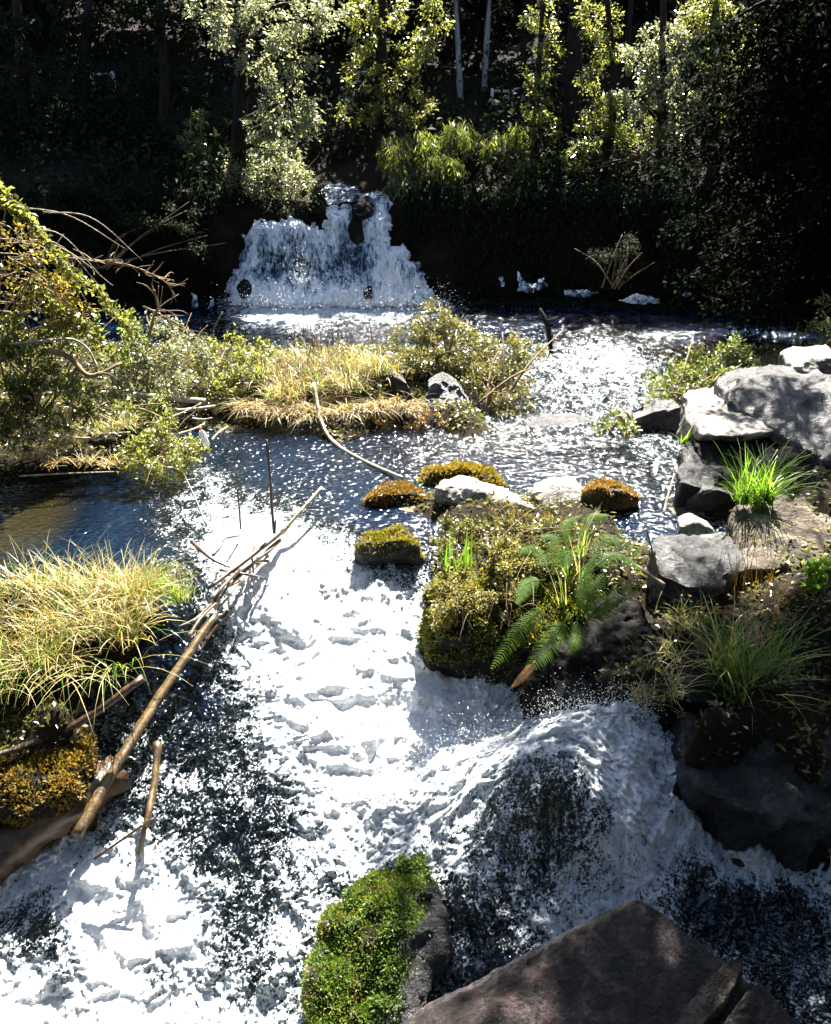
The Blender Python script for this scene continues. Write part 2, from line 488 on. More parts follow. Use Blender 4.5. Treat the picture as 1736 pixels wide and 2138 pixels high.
wz_rows = [(400, 650, 0), (700, 650, 0), (940, 640, 0), (1400, 630, 0), (1700, 700, 0), (700, 700, 0), (1250, 740, 0), (1250, 850, 0), (1100, 900, -.03),
    (850, 960, -.05), (600, 950, -.06), (700, 1050, -.1), (450, 950, -.08), (100, 1050, -.1), (250, 1100, -.1), (300, 1170, -.1), (1350, 980, -.04), (1300, 1080, -.1), (1480, 1110, -.1),
    (590, 1118, -.12), (750, 1110, -.12), (880, 1130, -.15), (450, 1230, -.22), (400, 1150, -.12), (600, 1165, -.22), (760, 1180, -.25), (850, 1250, -.4), (500, 1300, -.45), (680, 1300, -.48),
    (860, 1400, -.66), (450, 1500, -.75), (650, 1500, -.75), (850, 1500, -.85), (350, 1650, -.95), (600, 1700, -1.0), (150, 1800, -1.15), (400, 1850, -1.2), (600, 2000, -1.32), (0, 1850, -1.2),
    (0, 2138, -1.5), (300, 2138, -1.5), (600, 2138, -1.48), (1030, 1525, -.86), (930, 1560, -.85), (1200, 1490, -.36), (1350, 1500, -.40), (1420, 1560, -.55), (1000, 1610, -.68), (1120, 1560, -.46), (1150, 1650, -.50), (1250, 1600, -.44), (1080, 1640, -.58), (1250, 1700, -.58),
    (1380, 1700, -.78), (1050, 1800, -.9), (1250, 1850, -1.0), (950, 1750, -.92), (820, 1650, -1.0), (800, 1800, -1.15), (900, 1900, -1.12), (1000, 2000, -1.22), (1200, 2000, -1.2), (1400, 1900, -1.15),
    (1380, 1760, -.92), (1500, 1800, -1.02), (1736, 1830, -1.06), (1600, 1950, -1.28), (1736, 2000, -1.33), (1700, 2138, -1.4), (1250, 1400, -.45), (1500, 1450, -.4)]
wp, wv = lay(wz_rows)
wp += [(-9, 17), (9, 16), (-7, 5), (7, 5), (-3, 1.5), (3, 1.5), (0, 1.2)]
wv += [0, 0, -.4, -.4, -1.5, -1.4, -1.5]
WZ = RBF(wp, wv, .15)

tz_rows = [
    # left bank and spur
    (0, 700, .35), (150, 760, .3), (0, 850, .25), (200, 870, .15), (330, 850, .12), (0, 930, .12), (110, 945, .1), (300, 935, .06), (400, 945, 0), (350, 800, .25), (420, 700, .15), (430, 660, -.1),
    # island
    (480, 880, 0), (520, 850, .12), (600, 850, .2), (720, 850, .2), (850, 860, .12), (950, 840, .22), (1040, 870, 0), (600, 760, .35), (800, 740, .35), (1000, 750, .25), (1100, 770, 0), (560, 700, .05), (470, 690, .0), (800, 690, .05), (950, 690, .05),
    # right bank
    (1500, 770, .2), (1400, 830, .05), (1340, 880, .05), (1700, 800, .8), (1650, 920, .45), (1500, 1010, .15), (1440, 1055, 0), (1620, 1110, .2), (1736, 1000, .45), (1350, 930, .05), (1560, 730, .1), (1736, 740, .6),
    # middle right islet
    (850, 1050, -.03), (920, 1035, .03), (1000, 1050, .12), (1200, 1050, .05), (920, 1150, .0), (1000, 1210, .08), (1130, 1160, .15), (1230, 1160, .05), (910, 1300, -.35), (1000, 1340, -.25), (1120, 1350, -.15), (1150, 1420, -.4), (1260, 1330, -.15),
    # right front bank
    (1350, 1320, -.1), (1450, 1200, .0), (1736, 1220, .25), (1450, 1420, -.2), (1620, 1400, .0), (1500, 1510, -.35), (1700, 1500, -.1), (1300, 1440, -.3), (1330, 1330, -.05), (1400, 1280, .02), (1390, 1400, .1), (1300, 1390, -.1), (1360, 1370, 0), (1440, 1450, .05), (1400, 1430, .05), (1430, 1410, .1), (1360, 1420, 0), (1470, 1400, .18), (1500, 1430, .12), (1450, 1380, .18), (1520, 1400, .15), (1480, 1430, .12), (1600, 1650, -.6), (1736, 1700, -.6),
    # left front bank
    (0, 1240, .1), (200, 1220, .1), (340, 1210, .05), (385, 1280, -.1), (100, 1400, .05), (270, 1400, -.1), (0, 1560, -.45), (130, 1580, -.6), (60, 1700, -.85), (0, 1770, -1.1), (180, 1660, -.9),
    # beds under water
    (700, 660, -.5), (1250, 740, -.6), (1250, 850, -.5), (1100, 920, -.4), (850, 960, -.4), (600, 950, -.4), (700, 1050, -.4), (450, 980, -.35), (100, 1070, -.28), (250, 1100, -.45), (300, 1170, -.4), (1350, 1000, -.35), (1310, 1090, -.35), (1450, 1120, -.2),
    (600, 1160, -.5), (760, 1200, -.5), (860, 1250, -.7), (500, 1330, -.8), (680, 1350, -.8), (860, 1420, -1), (450, 1550, -1.1), (650, 1600, -1.2), (900, 1500, -1.2), (250, 1800, -1.5), (500, 1850, -1.5), (100, 2000, -1.8), (400, 2100, -1.9), (700, 1900, -1.6), (420, 1330, -.7), (480, 1260, -.5), (380, 1420, -.85), (300, 1560, -1.0), (350, 1500, -.95), (250, 1650, -1.15), (330, 1600, -1.1), (440, 1290, -.6), (400, 1380, -.8), (930, 1420, -1.0), (1000, 1430, -.95), (1050, 1465, -.95), (960, 1460, -1.1), (880, 1350, -.9), (1250, 1480, -.9), (1380, 1520, -.9), (1100, 1480, -.95), (1550, 1830, -1.4), (1450, 1870, -1.5), (1736, 1850, -1.4), (1500, 2000, -1.7), (1430, 1640, -1.0),
    (1050, 1530, -1.0), (1250, 1600, -.8), (1100, 1700, -.95), (1250, 1850, -1.3), (900, 1900, -1.4), (1000, 2050, -1.5), (1450, 1780, -1.2), (1600, 1900, -1.5), (1736, 2050, -1.7)]
tp, tv = lay(tz_rows)
tp += [(-9, 6), (9, 6), (9, 11), (-9, 12), (-4, 1), (4, 1), (1.2, .6), (-6, 3), (6, 3), (0, 16), (5, 15), (-6, 16), (0, -3)]
tv += [.5, .8, .9, .5, -1.9, -1.9, -2.0, -.9, -.6, -.5, -.5, -.4, .5]
TZ = Near(tp, tv)

def cliff_y(x):
    return 17.75 - .25 * np.maximum(0, x - 3.2) ** 1.35 - .1 * np.maximum(0, -x - 4.5) ** 1.5

def ground(x, y):
    q = np.stack([x, y], 1)
    near = TZ(q)
    far = np.full(len(x), -.5)
    k = sstep(13.5, 16.0, y)
    z = (near - .05) * (1 - k) + far * k
    p3 = np.stack([x, y, 0 * x], 1)
    z = z + .05 * fbm(p3 * 2.1, 4) * (1 - k)
    yc = cliff_y(x) + .35 * fbm(p3 * .8, 3) * sstep(.5, 1.8, np.abs(x + 1.4))
    s = (y - yc)
    top = 1.95 + .42 * np.maximum(0, s - 1.2) + .5 * fbm(p3 * .35, 3) * sstep(1, 4, s)
    chan = np.exp(-((x + 1.65) / .8) ** 2) * sstep(21.5, 19, y) * .15
    z = np.where(s > -.1, z + (top - chan - z) * sstep(-.05, .62, s), z)
    return z

CH_PX = [(440, 1180), (600, 1095), (900, 1115), (882, 1250), (895, 1370), (1000, 1435), (1100, 1478), (1200, 1462), (1330, 1470), (1440, 1540), (1415, 1640), (1500, 1760), (1736, 1800), (1950, 1840),
         (2100, 2400), (900, 2900), (-500, 2600), (-400, 2000), (-150, 1860), (0, 1790), (175, 1715), (245, 1600), (325, 1470), (395, 1350), (445, 1265), (405, 1205)]
def wpos(px, py):
    z = -.3
    for _ in range(8):
        g = G(px, py, z); z = WZ(g[None, :2])[0]
    return G(px, py, z)
CH_XY = [wpos(*q)[:2] for q in CH_PX]
_ground0 = ground
def ground(x, y):
    z = _ground0(x, y)
    nearby = y < 8.5
    if nearby.any():
        q = np.stack([x, y], 1)[nearby]
        ins, d = inside(q, CH_XY)
        sd = np.where(ins, d, -d) + .04 * perlin(np.c_[q * 5, 0 * q[:, 0]])
        cap = WZ(q) - .32
        zz_ = z[nearby]
        z[nearby] = np.where(zz_ > cap, zz_ + (cap - zz_) * sstep(-.12, .1, sd), zz_)
    return z

ys = np.concatenate([np.arange(-4, 2.0, .2), np.arange(2.0, 9, .05), np.arange(9, 17, .09), np.arange(17, 20, .06), np.arange(20, 60, .5)])
xs = np.concatenate([np.arange(-30, -9, .7), np.arange(-9, 9, .075), np.arange(9, 30.1, .7)])
X, Y = np.meshgrid(xs, ys)
Z = ground(X.ravel(), Y.ravel())
nx, ny = len(xs), len(ys)
i = (np.arange(ny - 1)[:, None] * nx + np.arange(nx - 1)[None]).ravel()
gf = np.stack([i, i + 1, i + nx + 1, i + nx], 1)
gv = np.stack([X.ravel(), Y.ravel(), Z], 1)
g_o = part('ground', gv, gf, M['soil'], loc=(0, 0, 0))
tag(g_o, kind='structure')
# the stony bed of the stream is the low part of the ground: second material by face
g_o.data.materials.append(M['bed'])
wzg = WZ(gv[:, :2])
low = (Z < wzg + .02)[gf].all(1) & (gv[gf[:, 0], 1] < 16.5)
g_o.data.polygons.foreach_set('material_index', low.astype(np.int32))

def gz(x, y):
    return ground(np.atleast_1d(np.array(x, float)), np.atleast_1d(np.array(y, float)))

# ------------------------------------------------------------------ stream surface
foam_glint_rows = [(700, 655, .68), (620, 640, .8), (850, 630, .72), (560, 660, .65), (950, 650, .4), (600, 690, .4), (780, 680, .38), (500, 690, .35), (650, 670, .6), (720, 672, .38), (560, 680, .55), (820, 655, .6), (1000, 690, .1), (1250, 700, .36), (1250, 755, .52), (1300, 730, .45), (1200, 840, .38), (1230, 790, .45), (1150, 700, .28), (1400, 720, .2), (1400, 640, .0), (1100, 640, .1), (1600, 690, 0), (400, 660, .1),  # open-pool specks include sun glitter painted in as foam
    (900, 930, .29), (850, 980, .27), (600, 950, .10), (700, 1040, .12), (760, 1000, .12), (700, 960, .16), (640, 1000, .14), (430, 1000, .40), (400, 1060, .46), (480, 1090, .6), (560, 1080, .55), (480, 930, .22), (560, 1000, .12), (640, 1060, .30), (1000, 900, .36), (250, 1095, .08), (200, 1130, .05), (60, 1060, -.5), (30, 1100, -.5), (110, 1120, -.3), (100, 1030, -.4), (300, 1170, .05), (650, 1090, .35), (810, 1090, -.05), (840, 1120, .28), (1100, 910, .34), (1250, 950, .33), (1350, 1000, .30), (1310, 1085, 0), (1430, 1075, .3), (1000, 970, .25),
    (600, 1140, .95), (720, 1130, .5), (800, 1190, .45), (880, 1190, .4), (600, 1250, .92), (760, 1300, .95), (700, 1450, 1.0), (850, 1400, .95), (600, 1500, .9), (520, 1400, .66), (560, 1210, .9), (620, 1185, .68), (700, 1200, .74), (690, 1235, .70), (780, 1230, .74), (640, 1300, .9), (560, 1350, .72), (800, 1500, .9), (430, 1270, .4),
    (480, 1430, .36), (450, 1560, .36), (530, 1480, .5), (520, 1700, .36), (430, 1800, .36), (480, 1950, .38), (570, 1660, .4), (560, 2020, .46), (300, 1690, .45), (370, 1580, .38), (400, 1700, .42),
    (150, 1900, .95), (250, 2050, 1.05), (60, 2060, .8), (300, 1850, .85), (350, 1980, .95), (100, 1780, .75), (0, 1850, .7), (200, 1750, .6), (60, 1960, .36), (40, 1880, .48), (140, 2010, .5), (190, 1950, .95), (110, 1930, .42), (330, 2010, .62), (150, 2120, .8), (400, 2120, .8),
    (750, 1600, .95), (680, 1700, .75), (650, 1800, .58), (700, 1900, .5), (620, 1950, .6), (750, 1800, .62), (600, 2120, .55),
    (900, 1470, 1.0), (1000, 1480, .8), (1050, 1520, .7), (1100, 1540, .8), (1200, 1500, .85), (1300, 1520, .85), (1400, 1560, .6), (980, 1610, .75), (1100, 1640, .38), (1200, 1670, .38), (1310, 1620, .78), (1370, 1640, .7), (950, 1700, .62), (860, 1700, .7), (1000, 1790, .55), (1200, 1800, .64), (1280, 1860, .74), (1150, 1900, .6),
    (950, 1900, .34), (1000, 1980, .3), (1060, 2050, .26), (930, 2080, .3), (1350, 1850, .7), (1420, 1720, .68), (1500, 1780, .64), (1600, 1815, .68), (1736, 1835, .64), (1500, 1900, .24), (1620, 1880, .24), (1450, 1850, .28), (1650, 2010, .42), (1700, 2080, .42), (1560, 1960, .28), (1380, 1300, 0), (1300, 1410, .2), (1400, 1400, 0), (1500, 1400, 0)]  # ripples at the bottom right: reflected sky painted in as foam
fp = [wpos(a, b)[:2] for a, b, c in foam_glint_rows] + [np.array(q) for q in ((-8, 14), (8, 13), (-8, 5), (8, 5), (0, 1.2))]
FOAM_GLINT = RBF(fp, [c for a, b, c in foam_glint_rows] + [0, 0, .3, 0, .6], .12)

yr = [1.3]
while yr[-1] < 17.9:
    yy = yr[-1]
    yr.append(yy + (.0085 if yy < 5.4 else .0085 + .0052 * (yy - 5.4)))
yr = np.array(yr)
nxw = 720
hw = .52 * (yr * cp + (CH + .3) * sp) + .9
Xw = np.linspace(-1, 1, nxw)[None] * hw[:, None]
Yw = np.repeat(yr[:, None], nxw, 1)
q = np.stack([Xw.ravel(), Yw.ravel()], 1)
zw = WZ(q)
fo = FOAM_GLINT(q)
calm = sstep(7.4, 6.0, q[:, 1])
p3 = np.stack([q[:, 0], q[:, 1], 0 * zw], 1)
fc = np.clip(fo, 0, 1)
amp = calm * (.25 + .75 * np.clip(fo * 1.3, 0, 1))
warp = p3 + .10 * np.stack([perlin(p3 * 4 + 3), perlin(p3 * 4 + 70), 0 * zw], 1)
crest = lambda sc, o: np.maximum(0, .42 - np.abs(perlin(warp * sc + o)))          # sharp-topped little waves
rag = 1 - .72 * sstep(.6, 1.0, fo) * sstep(.9, -.1, q[:, 0] - .15)                    # the chute itself runs smoother than the broken water beside it
bill = np.abs(perlin(warp * (2.6, 2.0, 1))) * .15 + rag * (crest((5.5, 4.2, 1), 9) * .13 + crest((12, 9, 1), 31) * .075 + crest((27, 21, 1), 57) * .035 + .03 * fbm(warp * 34, 2)) + (1 - rag) * (.02 + .17 * crest((1.15, 2.3, 1), 77) + .16 * crest((2.6, 5.0, 1), 45))
wave = .016 * perlin(p3 * (3.2, 4.6, 1) + 5) + .009 * perlin(p3 * (8, 11, 1) + 11) + .004 * perlin(p3 * (19, 24, 1) + 3)
glit = np.exp(-((q[:, 0] - 2.9) / 1.6) ** 2 - ((q[:, 1] - 13.0) / 2.6) ** 2)
still = sstep(-1.6, -2.3, q[:, 0]) * sstep(9, 8.4, q[:, 1])
wave = wave * (1 + .8 * sstep(8, 11, q[:, 1]) + 3.2 * glit + 1.2 * np.exp(-((q[:, 0] + 1.7) / .8) ** 2 - ((q[:, 1] - 16.2) / .7) ** 2)) * (1.1 + .4 * sstep(10, 11.5, q[:, 1]) - .8 * still - .55 * np.exp(-((q[:, 0] + .8) / 1.1) ** 2 - ((q[:, 1] - 8.6) / 1.4) ** 2))
zz = zw + amp * (bill - .12) + (1 - calm * .6) * wave
wvv = np.stack([q[:, 0], q[:, 1] - amp * (bill - .12) * 1.0, zz], 1)
gzz = ground(q[:, 0], q[:, 1])
nyw = len(yr)
i = (np.arange(nyw - 1)[:, None] * nxw + np.arange(nxw - 1)[None]).ravel()
wf = np.stack([i, i + 1, i + nxw + 1, i + nxw], 1)
keep = ((zz - gzz) > -.12)[wf].any(1)
wf = wf[keep]
used = np.unique(wf)
remap = np.full(len(wvv), -1); remap[used] = np.arange(len(used))
wo = part('stream_water', wvv[used], remap[wf], M['water'], loc=(0, 0, 0))
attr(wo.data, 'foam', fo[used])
tag(wo, kind='structure')

# ------------------------------------------------------------------ waterfall
def fall_sheet(name, poly, yctl, fctl, step=2.0, curl=.3, jag=15, lumps=.16):
    poly = np.array(poly, float)
    gx = np.arange(poly[:, 0].min() - 10, poly[:, 0].max() + 10, step); gy = np.arange(poly[:, 1].min() - 10, poly[:, 1].max() + 10, step)
    PX, PY = np.meshgrid(gx, gy)
    pt = np.stack([PX.ravel(), PY.ravel()], 1)
    jit = np.stack([fbm(np.c_[pt * .06, 0 * pt[:, 0]], 3), fbm(np.c_[pt * .06, 0 * pt[:, 0]] + 40, 3)], 1) * jag
    ins, d = inside(pt + jit, poly)
    yc = np.array(yctl, float); fcx = np.array(fctl, float)
    Yv = RBF(yc[:, :2] / 100, yc[:, 2], .2)(pt / 100)
    Fv = RBF(fcx[:, :2] / 100, fcx[:, 2], .2)(pt / 100) + .12
    dirs = np.stack([ray(a, b) for a, b in pt])
    s1 = np.c_[pt * (.045, .014), 0 * pt[:, 0]]
    s2 = s1 * (1.6, .8, 1)
    Yv = Yv + curl * np.exp(-d / 9) - lumps * (np.abs(perlin(s1)) * 1.0 + np.abs(perlin(s2 * 2.7 + 8)) * .5 + .3 * np.abs(perlin(s2 * 6 + 3)) + .2 * np.abs(perlin(s2 * 13 + 5)))
    v = np.array([0, 0, CH]) + dirs * (Yv / dirs[:, 1])[:, None]
    n1, n2 = len(gx), len(gy)
    ii = (np.arange(n2 - 1)[:, None] * n1 + np.arange(n1 - 1)[None]).ravel()
    f = np.stack([ii, ii + n1, ii + n1 + 1, ii + 1], 1)
    f = f[ins[f].all(1)]
    us = np.unique(f); rm = np.full(len(v), -1); rm[us] = np.arange(len(us))
    o = part(name, v[us], rm[f], M['fall'], loc=(0, 0, 0))
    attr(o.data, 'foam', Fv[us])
    return o

mainp = [(529, 463), (512, 497), (498, 554), (471, 587), (485, 640), (560, 650), (631, 652), (801, 650), (925, 637), (890, 590), (882, 558), (845, 512), (817, 514), (816, 466), (822, 425), (806, 404), (765, 402), (772, 440), (742, 448), (733, 428), (682, 430), (674, 475), (655, 470), (636, 460), (610, 450), (575, 462)]
yc = [(470, 640, 17.05), (640, 650, 16.95), (800, 648, 16.95), (925, 638, 17.1), (480, 590, 17.45), (640, 600, 17.35), (860, 600, 17.35), (500, 550, 17.6), (640, 540, 17.55), (740, 540, 17.65), (850, 520, 17.6), (530, 465, 17.85), (620, 455, 17.8), (690, 435, 17.95), (690, 500, 17.75), (750, 470, 18.0), (800, 470, 17.85), (800, 405, 18.3)]
fcx = [(490, 640, .95), (640, 645, 1), (800, 645, 1), (920, 635, .8), (480, 590, .75), (520, 600, .85), (600, 610, .9), (560, 500, .72), (520, 520, .7), (600, 470, .8), (620, 560, .46), (560, 570, .5), (690, 560, .5), (740, 570, .42), (660, 520, .62), (690, 450, .85), (690, 500, .8), (745, 520, .35), (770, 560, .5), (800, 430, .75), (800, 500, .9), (820, 560, .9), (850, 530, .85), (870, 560, .6), (870, 600, .8), (750, 600, .85), (620, 595, .75)]
tag(fall_sheet('waterfall_water', mainp, yc, fcx), kind='structure')
upp = [(655, 392), (690, 378), (735, 386), (748, 398), (800, 400), (812, 410), (770, 412), (740, 420), (690, 432), (668, 412)]
tag(fall_sheet('upper_stream_water', upp, [(660, 390, 19.6), (735, 384, 19.8), (690, 405, 18.9), (690, 432, 18.0), (800, 405, 18.5), (740, 420, 18.2)], [(660, 395, .85), (735, 390, .5), (690, 430, .75), (800, 405, .5), (715, 410, .45), (700, 385, .6)], curl=.1, lumps=.05), kind='structure')
for k, (pl, yv) in enumerate([([(400, 612), (412, 618), (414, 640), (402, 648)], 16.9), ([(432, 640), (446, 622), (450, 640), (440, 648)], 16.9),
        ([(1078, 560), (1092, 580), (1100, 592), (1118, 590), (1138, 575), (1145, 600), (1110, 612), (1082, 608)], 17.0),
        ([(1042, 582), (1052, 578), (1054, 598), (1044, 600)], 17.0), ([(1172, 590), (1182, 606), (1228, 604), (1256, 612), (1220, 622), (1180, 618)], 16.6), ([(1290, 626), (1330, 612), (1380, 622), (1378, 635), (1320, 636)], 16.2), ([(1425, 612), (1446, 610), (1444, 618), (1424, 619)], 16.3)]):
    c = np.array(pl).mean(0)
    o = fall_sheet('cascade_water', pl, [(pl[0][0], pl[0][1], yv), (c[0] + 20, c[1] + 10, yv - .15), (c[0] - 20, c[1] + 20, yv - .25)], [(c[0], c[1], .5), (c[0] + 15, c[1] + 5, .4), (c[0] - 15, c[1] + 15, .45)], step=1.6, curl=.06, jag=6, lumps=.05)
    tag(o, kind='structure')

def spray(name, spots, n, rad):
    """drops thrown up by the rapids: octahedra"""
    oc = np.array([(1, 0, 0), (-1, 0, 0), (0, 1, 0), (0, -1, 0), (0, 0, 1), (0, 0, -1)], float)
    of = np.array([(4, 0, 2), (4, 2, 1), (4, 1, 3), (4, 3, 0), (5, 2, 0), (5, 1, 2), (5, 3, 1), (5, 0, 3)])
    c = []
    for a, sp_, up in spots:
        m = int(n / len(spots))
        e = rng.normal(size=(m, 3)) * sp_
        e[:, 2] = np.abs(rng.normal(size=m)) ** 1.3 * up
        c.append(a + e)
    c = np.concatenate(c)
    r = rad * rng.uniform(.4, 1.4, len(c)) ** 1.5
    v = (c[:, None] + oc[None] * r[:, None, None]).reshape(-1, 3)
    f = (np.arange(len(c))[:, None, None] * 6 + of[None]).reshape(-1, 3)
    return tag(part(name, v, f, M['drop'], loc=(0, 0, 0)), kind='stuff')

ln = lambda pts: [wpos(a, b) for a, b in pts]
sp1 = [(p, (.10, .06, 0), .085) for p in ln([(960, 1545), (1000, 1540), (1040, 1530), (1090, 1535), (1140, 1500), (1180, 1490), (1215, 1485), (1260, 1480), (1300, 1485), (1340, 1490), (1020, 1440), (880, 1600), (840, 1660), (900, 1560)])]
spray('rapids_spray', sp1, 4200, .0034)
sp2 = [(P(px, 636, 16.9), (.25, .25, 0), .16) for px in range(500, 930, 30)] + [(P(628, 590, 16.8), (.1, .1, 0), .3)]
spray('waterfall_spray', sp2, 3500, .007)

# ------------------------------------------------------------------ rocks
def rock(label, outline, mat, depth=.4, drop=.3, vox=None, amp=.06, fr=2.2, name='boulder', cat='boulder', group=None, parent=None, tagit=True, smooth_it=3, flare=1.0, pts_extra=()):
    """outline of (px,py,Y): near silhouette; the block runs back by depth and down by drop"""
    p = np.array([P(*o) for o in outline])
    c = p.mean(0)
    back = (p - c) * .8 + c + np.array([0, depth, 0.0])
    low = p.copy(); low[:, 2] = p[:, 2].min() - drop
    low = (low - low.mean(0)) * (flare, flare * .95, 1) + low.mean(0) + np.array([0, depth * .35, 0])
    allp = np.vstack([p, back, low] + ([np.array(pts_extra)] if len(pts_extra) else []))
    bm = bmesh.new()
    for q in allp: bm.verts.new(q)
    bmesh.ops.convex_hull(bm, input=bm.verts)
    loose = [v for v in bm.verts if not v.link_faces]
    bmesh.ops.delete(bm, geom=loose, context='VERTS')
    me = bpy.data.meshes.new('tmp'); bm.to_mesh(me); bm.free()
    ob = bpy.data.objects.new('tmp', me); COL.objects.link(ob)
    size = np.ptp(allp, axis=0).max()
    rm = ob.modifiers.new('r', 'REMESH'); rm.mode = 'VOXEL'; rm.voxel_size = vox or max(.012, size / 55)
    sm = ob.modifiers.new('s', 'SMOOTH'); sm.factor = .5; sm.iterations = smooth_it
    dg = bpy.context.evaluated_depsgraph_get(); dg.update()
    m2 = bpy.data.meshes.new_from_object(ob.evaluated_get(dg))
    bpy.data.objects.remove(ob); bpy.data.meshes.remove(me)
    n = len(m2.vertices)
    v = np.empty(n * 3, np.float32); m2.vertices.foreach_get('co', v); v = v.reshape(-1, 3).astype(float)
    nn = np.empty(n * 3, np.float32); m2.vertices.foreach_get('normal', nn); nn = nn.reshape(-1, 3)
    off = rng.uniform(0, 50, 3)
    h = fbm(v * fr + off, 5, .55) + .5 * (np.abs(fbm(v * fr * 1.7 + off + 9, 3)) - .25)
    v = v + nn * (h * amp * 1.25)[:, None]
    f = np.empty(len(m2.loops), np.int32); m2.loops.foreach_get('vertex_index', f)
    lt = np.empty(len(m2.polygons), np.int32); m2.polygons.foreach_get('loop_total', lt)
    if (lt == 4).all(): f = f.reshape(-1, 4)
    else:
        fl = []; k = 0
        for L in lt:
            q = f[k:k + L]; k += L
            if L == 4: fl.append(q)
        f = np.array(fl)
    bpy.data.meshes.remove(m2)
    o = part(name, v, f, mat, parent)
    if tagit and parent is None: tag(o, label, cat, group)
    return o

def moss_on(o, parent, mat, n, L, sel=None, name='moss', wid=.35, full=False):
    """short tufts over the chosen surface of a rock"""
    me = o.data
    k = len(me.polygons)
    c = np.empty(k * 3, np.float32); me.polygons.foreach_get('center', c); c = c.reshape(-1, 3).astype(float)
    nn = np.empty(k * 3, np.float32); me.polygons.foreach_get('normal', nn); nn = nn.reshape(-1, 3).astype(float)
    ar = np.empty(k, np.float32); me.polygons.foreach_get('area', ar)
    q = o
    org = np.zeros(3)
    while q is not None:
        org += np.array(q.location); q = q.parent
    c = c + org
    w_ = ar * np.clip(nn[:, 2] + .35, 0, 1)
    patch = sstep(-.25, .15, fbm(c * 5, 3))
    w_ = w_ * ((.15 + patch) if not full else 1)
    if sel is not None: w_ = w_ * sel(c, nn)
    w_ = w_ / w_.sum()
    idx = rng.choice(k, n, p=w_)
    sc = np.sqrt(ar[idx])[:, None]
    pos = c[idx] + rng.normal(size=(n, 3)) * sc * .5
    d = nn[idx] * 1.0 + rng.normal(size=(n, 3)) * .55 + np.array([0, 0, .25])
    v, f = leaves(pos - norm(d) * L * .2, d, L * rng.uniform(.5, 1.4, n), wid, .1)
    return part(name, v, f, mat, parent)

def mossy(label, outline, rmat, mmat, n, L, depth=.3, drop=.2, sel=None, cat='mossy rock', amp=.07, second=None, full=False):
    p = np.array([P(*o) for o in outline])
    root = thing('mossy_rock', (p[:, 0].mean(), p[:, 1].mean(), p[:, 2].min() - drop), label, cat)
    r = rock(None, outline, rmat, depth, drop, amp=amp, name='rock', parent=root, flare=1.12, smooth_it=14)
    moss_on(r, root, mmat, n, L, sel, full=full)
    if second: moss_on(r, root, second[0], second[1], L, second[2], name='moss')
    return root

def low(outline, zb, zt):
    """Y of each outline point of a low rock: its lowest row at height zb, its highest row at zt"""
    r = [q[1] for q in outline]; a, b = min(r), max(r)
    return [(q[0], q[1], G(q[0], q[1], zb + (zt - zb) * (b - q[1]) / (b - a))[1]) for q in outline]
# right bank boulders
rock('pale boulder with rounded top, highest at the right edge above the blue-grey slab', [(1655, 800, 9.6), (1662, 765, 9.6), (1690, 748, 9.7), (1770, 742, 9.7), (1800, 800, 9.5), (1760, 830, 9.4)], M['rock_pale'], .7, .4)
rock('big blue-grey slab sloping down to the right edge below the pale round-topped boulder', [(1515, 835, 8.9), (1545, 803, 9.1), (1602, 788, 9.2), (1690, 786, 9.2), (1800, 800, 8.9), (1800, 1010, 7.4), (1720, 960, 7.7), (1640, 905, 8.2), (1600, 862, 8.6)], M['rock'], .8, .3, amp=.08)
rock('long low pale slab behind the sunlit flat-topped block', [(1432, 868, 9.0), (1440, 846, 9.1), (1475, 834, 9.2), (1524, 826, 9.2), (1610, 842, 8.9), (1604, 860, 8.75), (1520, 872, 8.8), (1445, 892, 8.8)], M['rock_pale'], .5, .25)
rock('sunlit flat-topped tan block overhanging a black hollow above the green grass tuft', [(1458, 890, 8.45), (1480, 868, 8.7), (1564, 853, 8.85), (1607, 858, 8.8), (1622, 898, 8.3), (1590, 905, 8.2), (1538, 912, 8.15), (1468, 908, 8.2)], M['rock_pale'], .4, .12, amp=.04)
rock('dark grey slab nearest the pool at the left end of the boulders', low([(1320, 876, 9.0), (1370, 856, 9.2), (1425, 848, 9.2), (1438, 868, 9.0), (1430, 905, 8.7), (1340, 902, 8.75)], -0.05, 0.3), M['rock'], .4, .3)
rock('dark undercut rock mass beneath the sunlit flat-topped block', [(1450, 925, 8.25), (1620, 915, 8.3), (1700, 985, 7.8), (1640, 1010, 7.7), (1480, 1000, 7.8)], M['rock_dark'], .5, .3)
rock('large sunlit tan boulder at the right edge with a moss patch on its left shoulder', [(1540, 1130, 6.6), (1587, 1056, 7.1), (1662, 1038, 7.2), (1780, 1032, 7.1), (1790, 1180, 6.3), (1700, 1170, 6.3), (1600, 1190, 6.2), (1555, 1190, 6.2)], M['rock_tan'], .5, .4, amp=.06)
rock('blue-grey wet rock stepping down to the left of the large tan boulder', [(1366, 1156, 6.3), (1409, 1140, 6.45), (1466, 1160, 6.4), (1540, 1132, 6.6), (1562, 1188, 6.2), (1500, 1225, 6.0), (1440, 1228, 5.95), (1378, 1200, 6.05)], M['rock'], .3, .35, amp=.06, fr=3)
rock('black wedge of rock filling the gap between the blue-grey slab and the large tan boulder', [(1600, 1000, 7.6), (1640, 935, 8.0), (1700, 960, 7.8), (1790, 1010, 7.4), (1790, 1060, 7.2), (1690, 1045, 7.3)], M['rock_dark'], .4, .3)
rock('narrow black rock in the crevice left of the green grass tuft', [(1425, 1010, 7.7), (1440, 955, 8.1), (1480, 940, 8.2), (1510, 975, 7.9), (1490, 1025, 7.6)], M['rock_wet'], .3, .3)
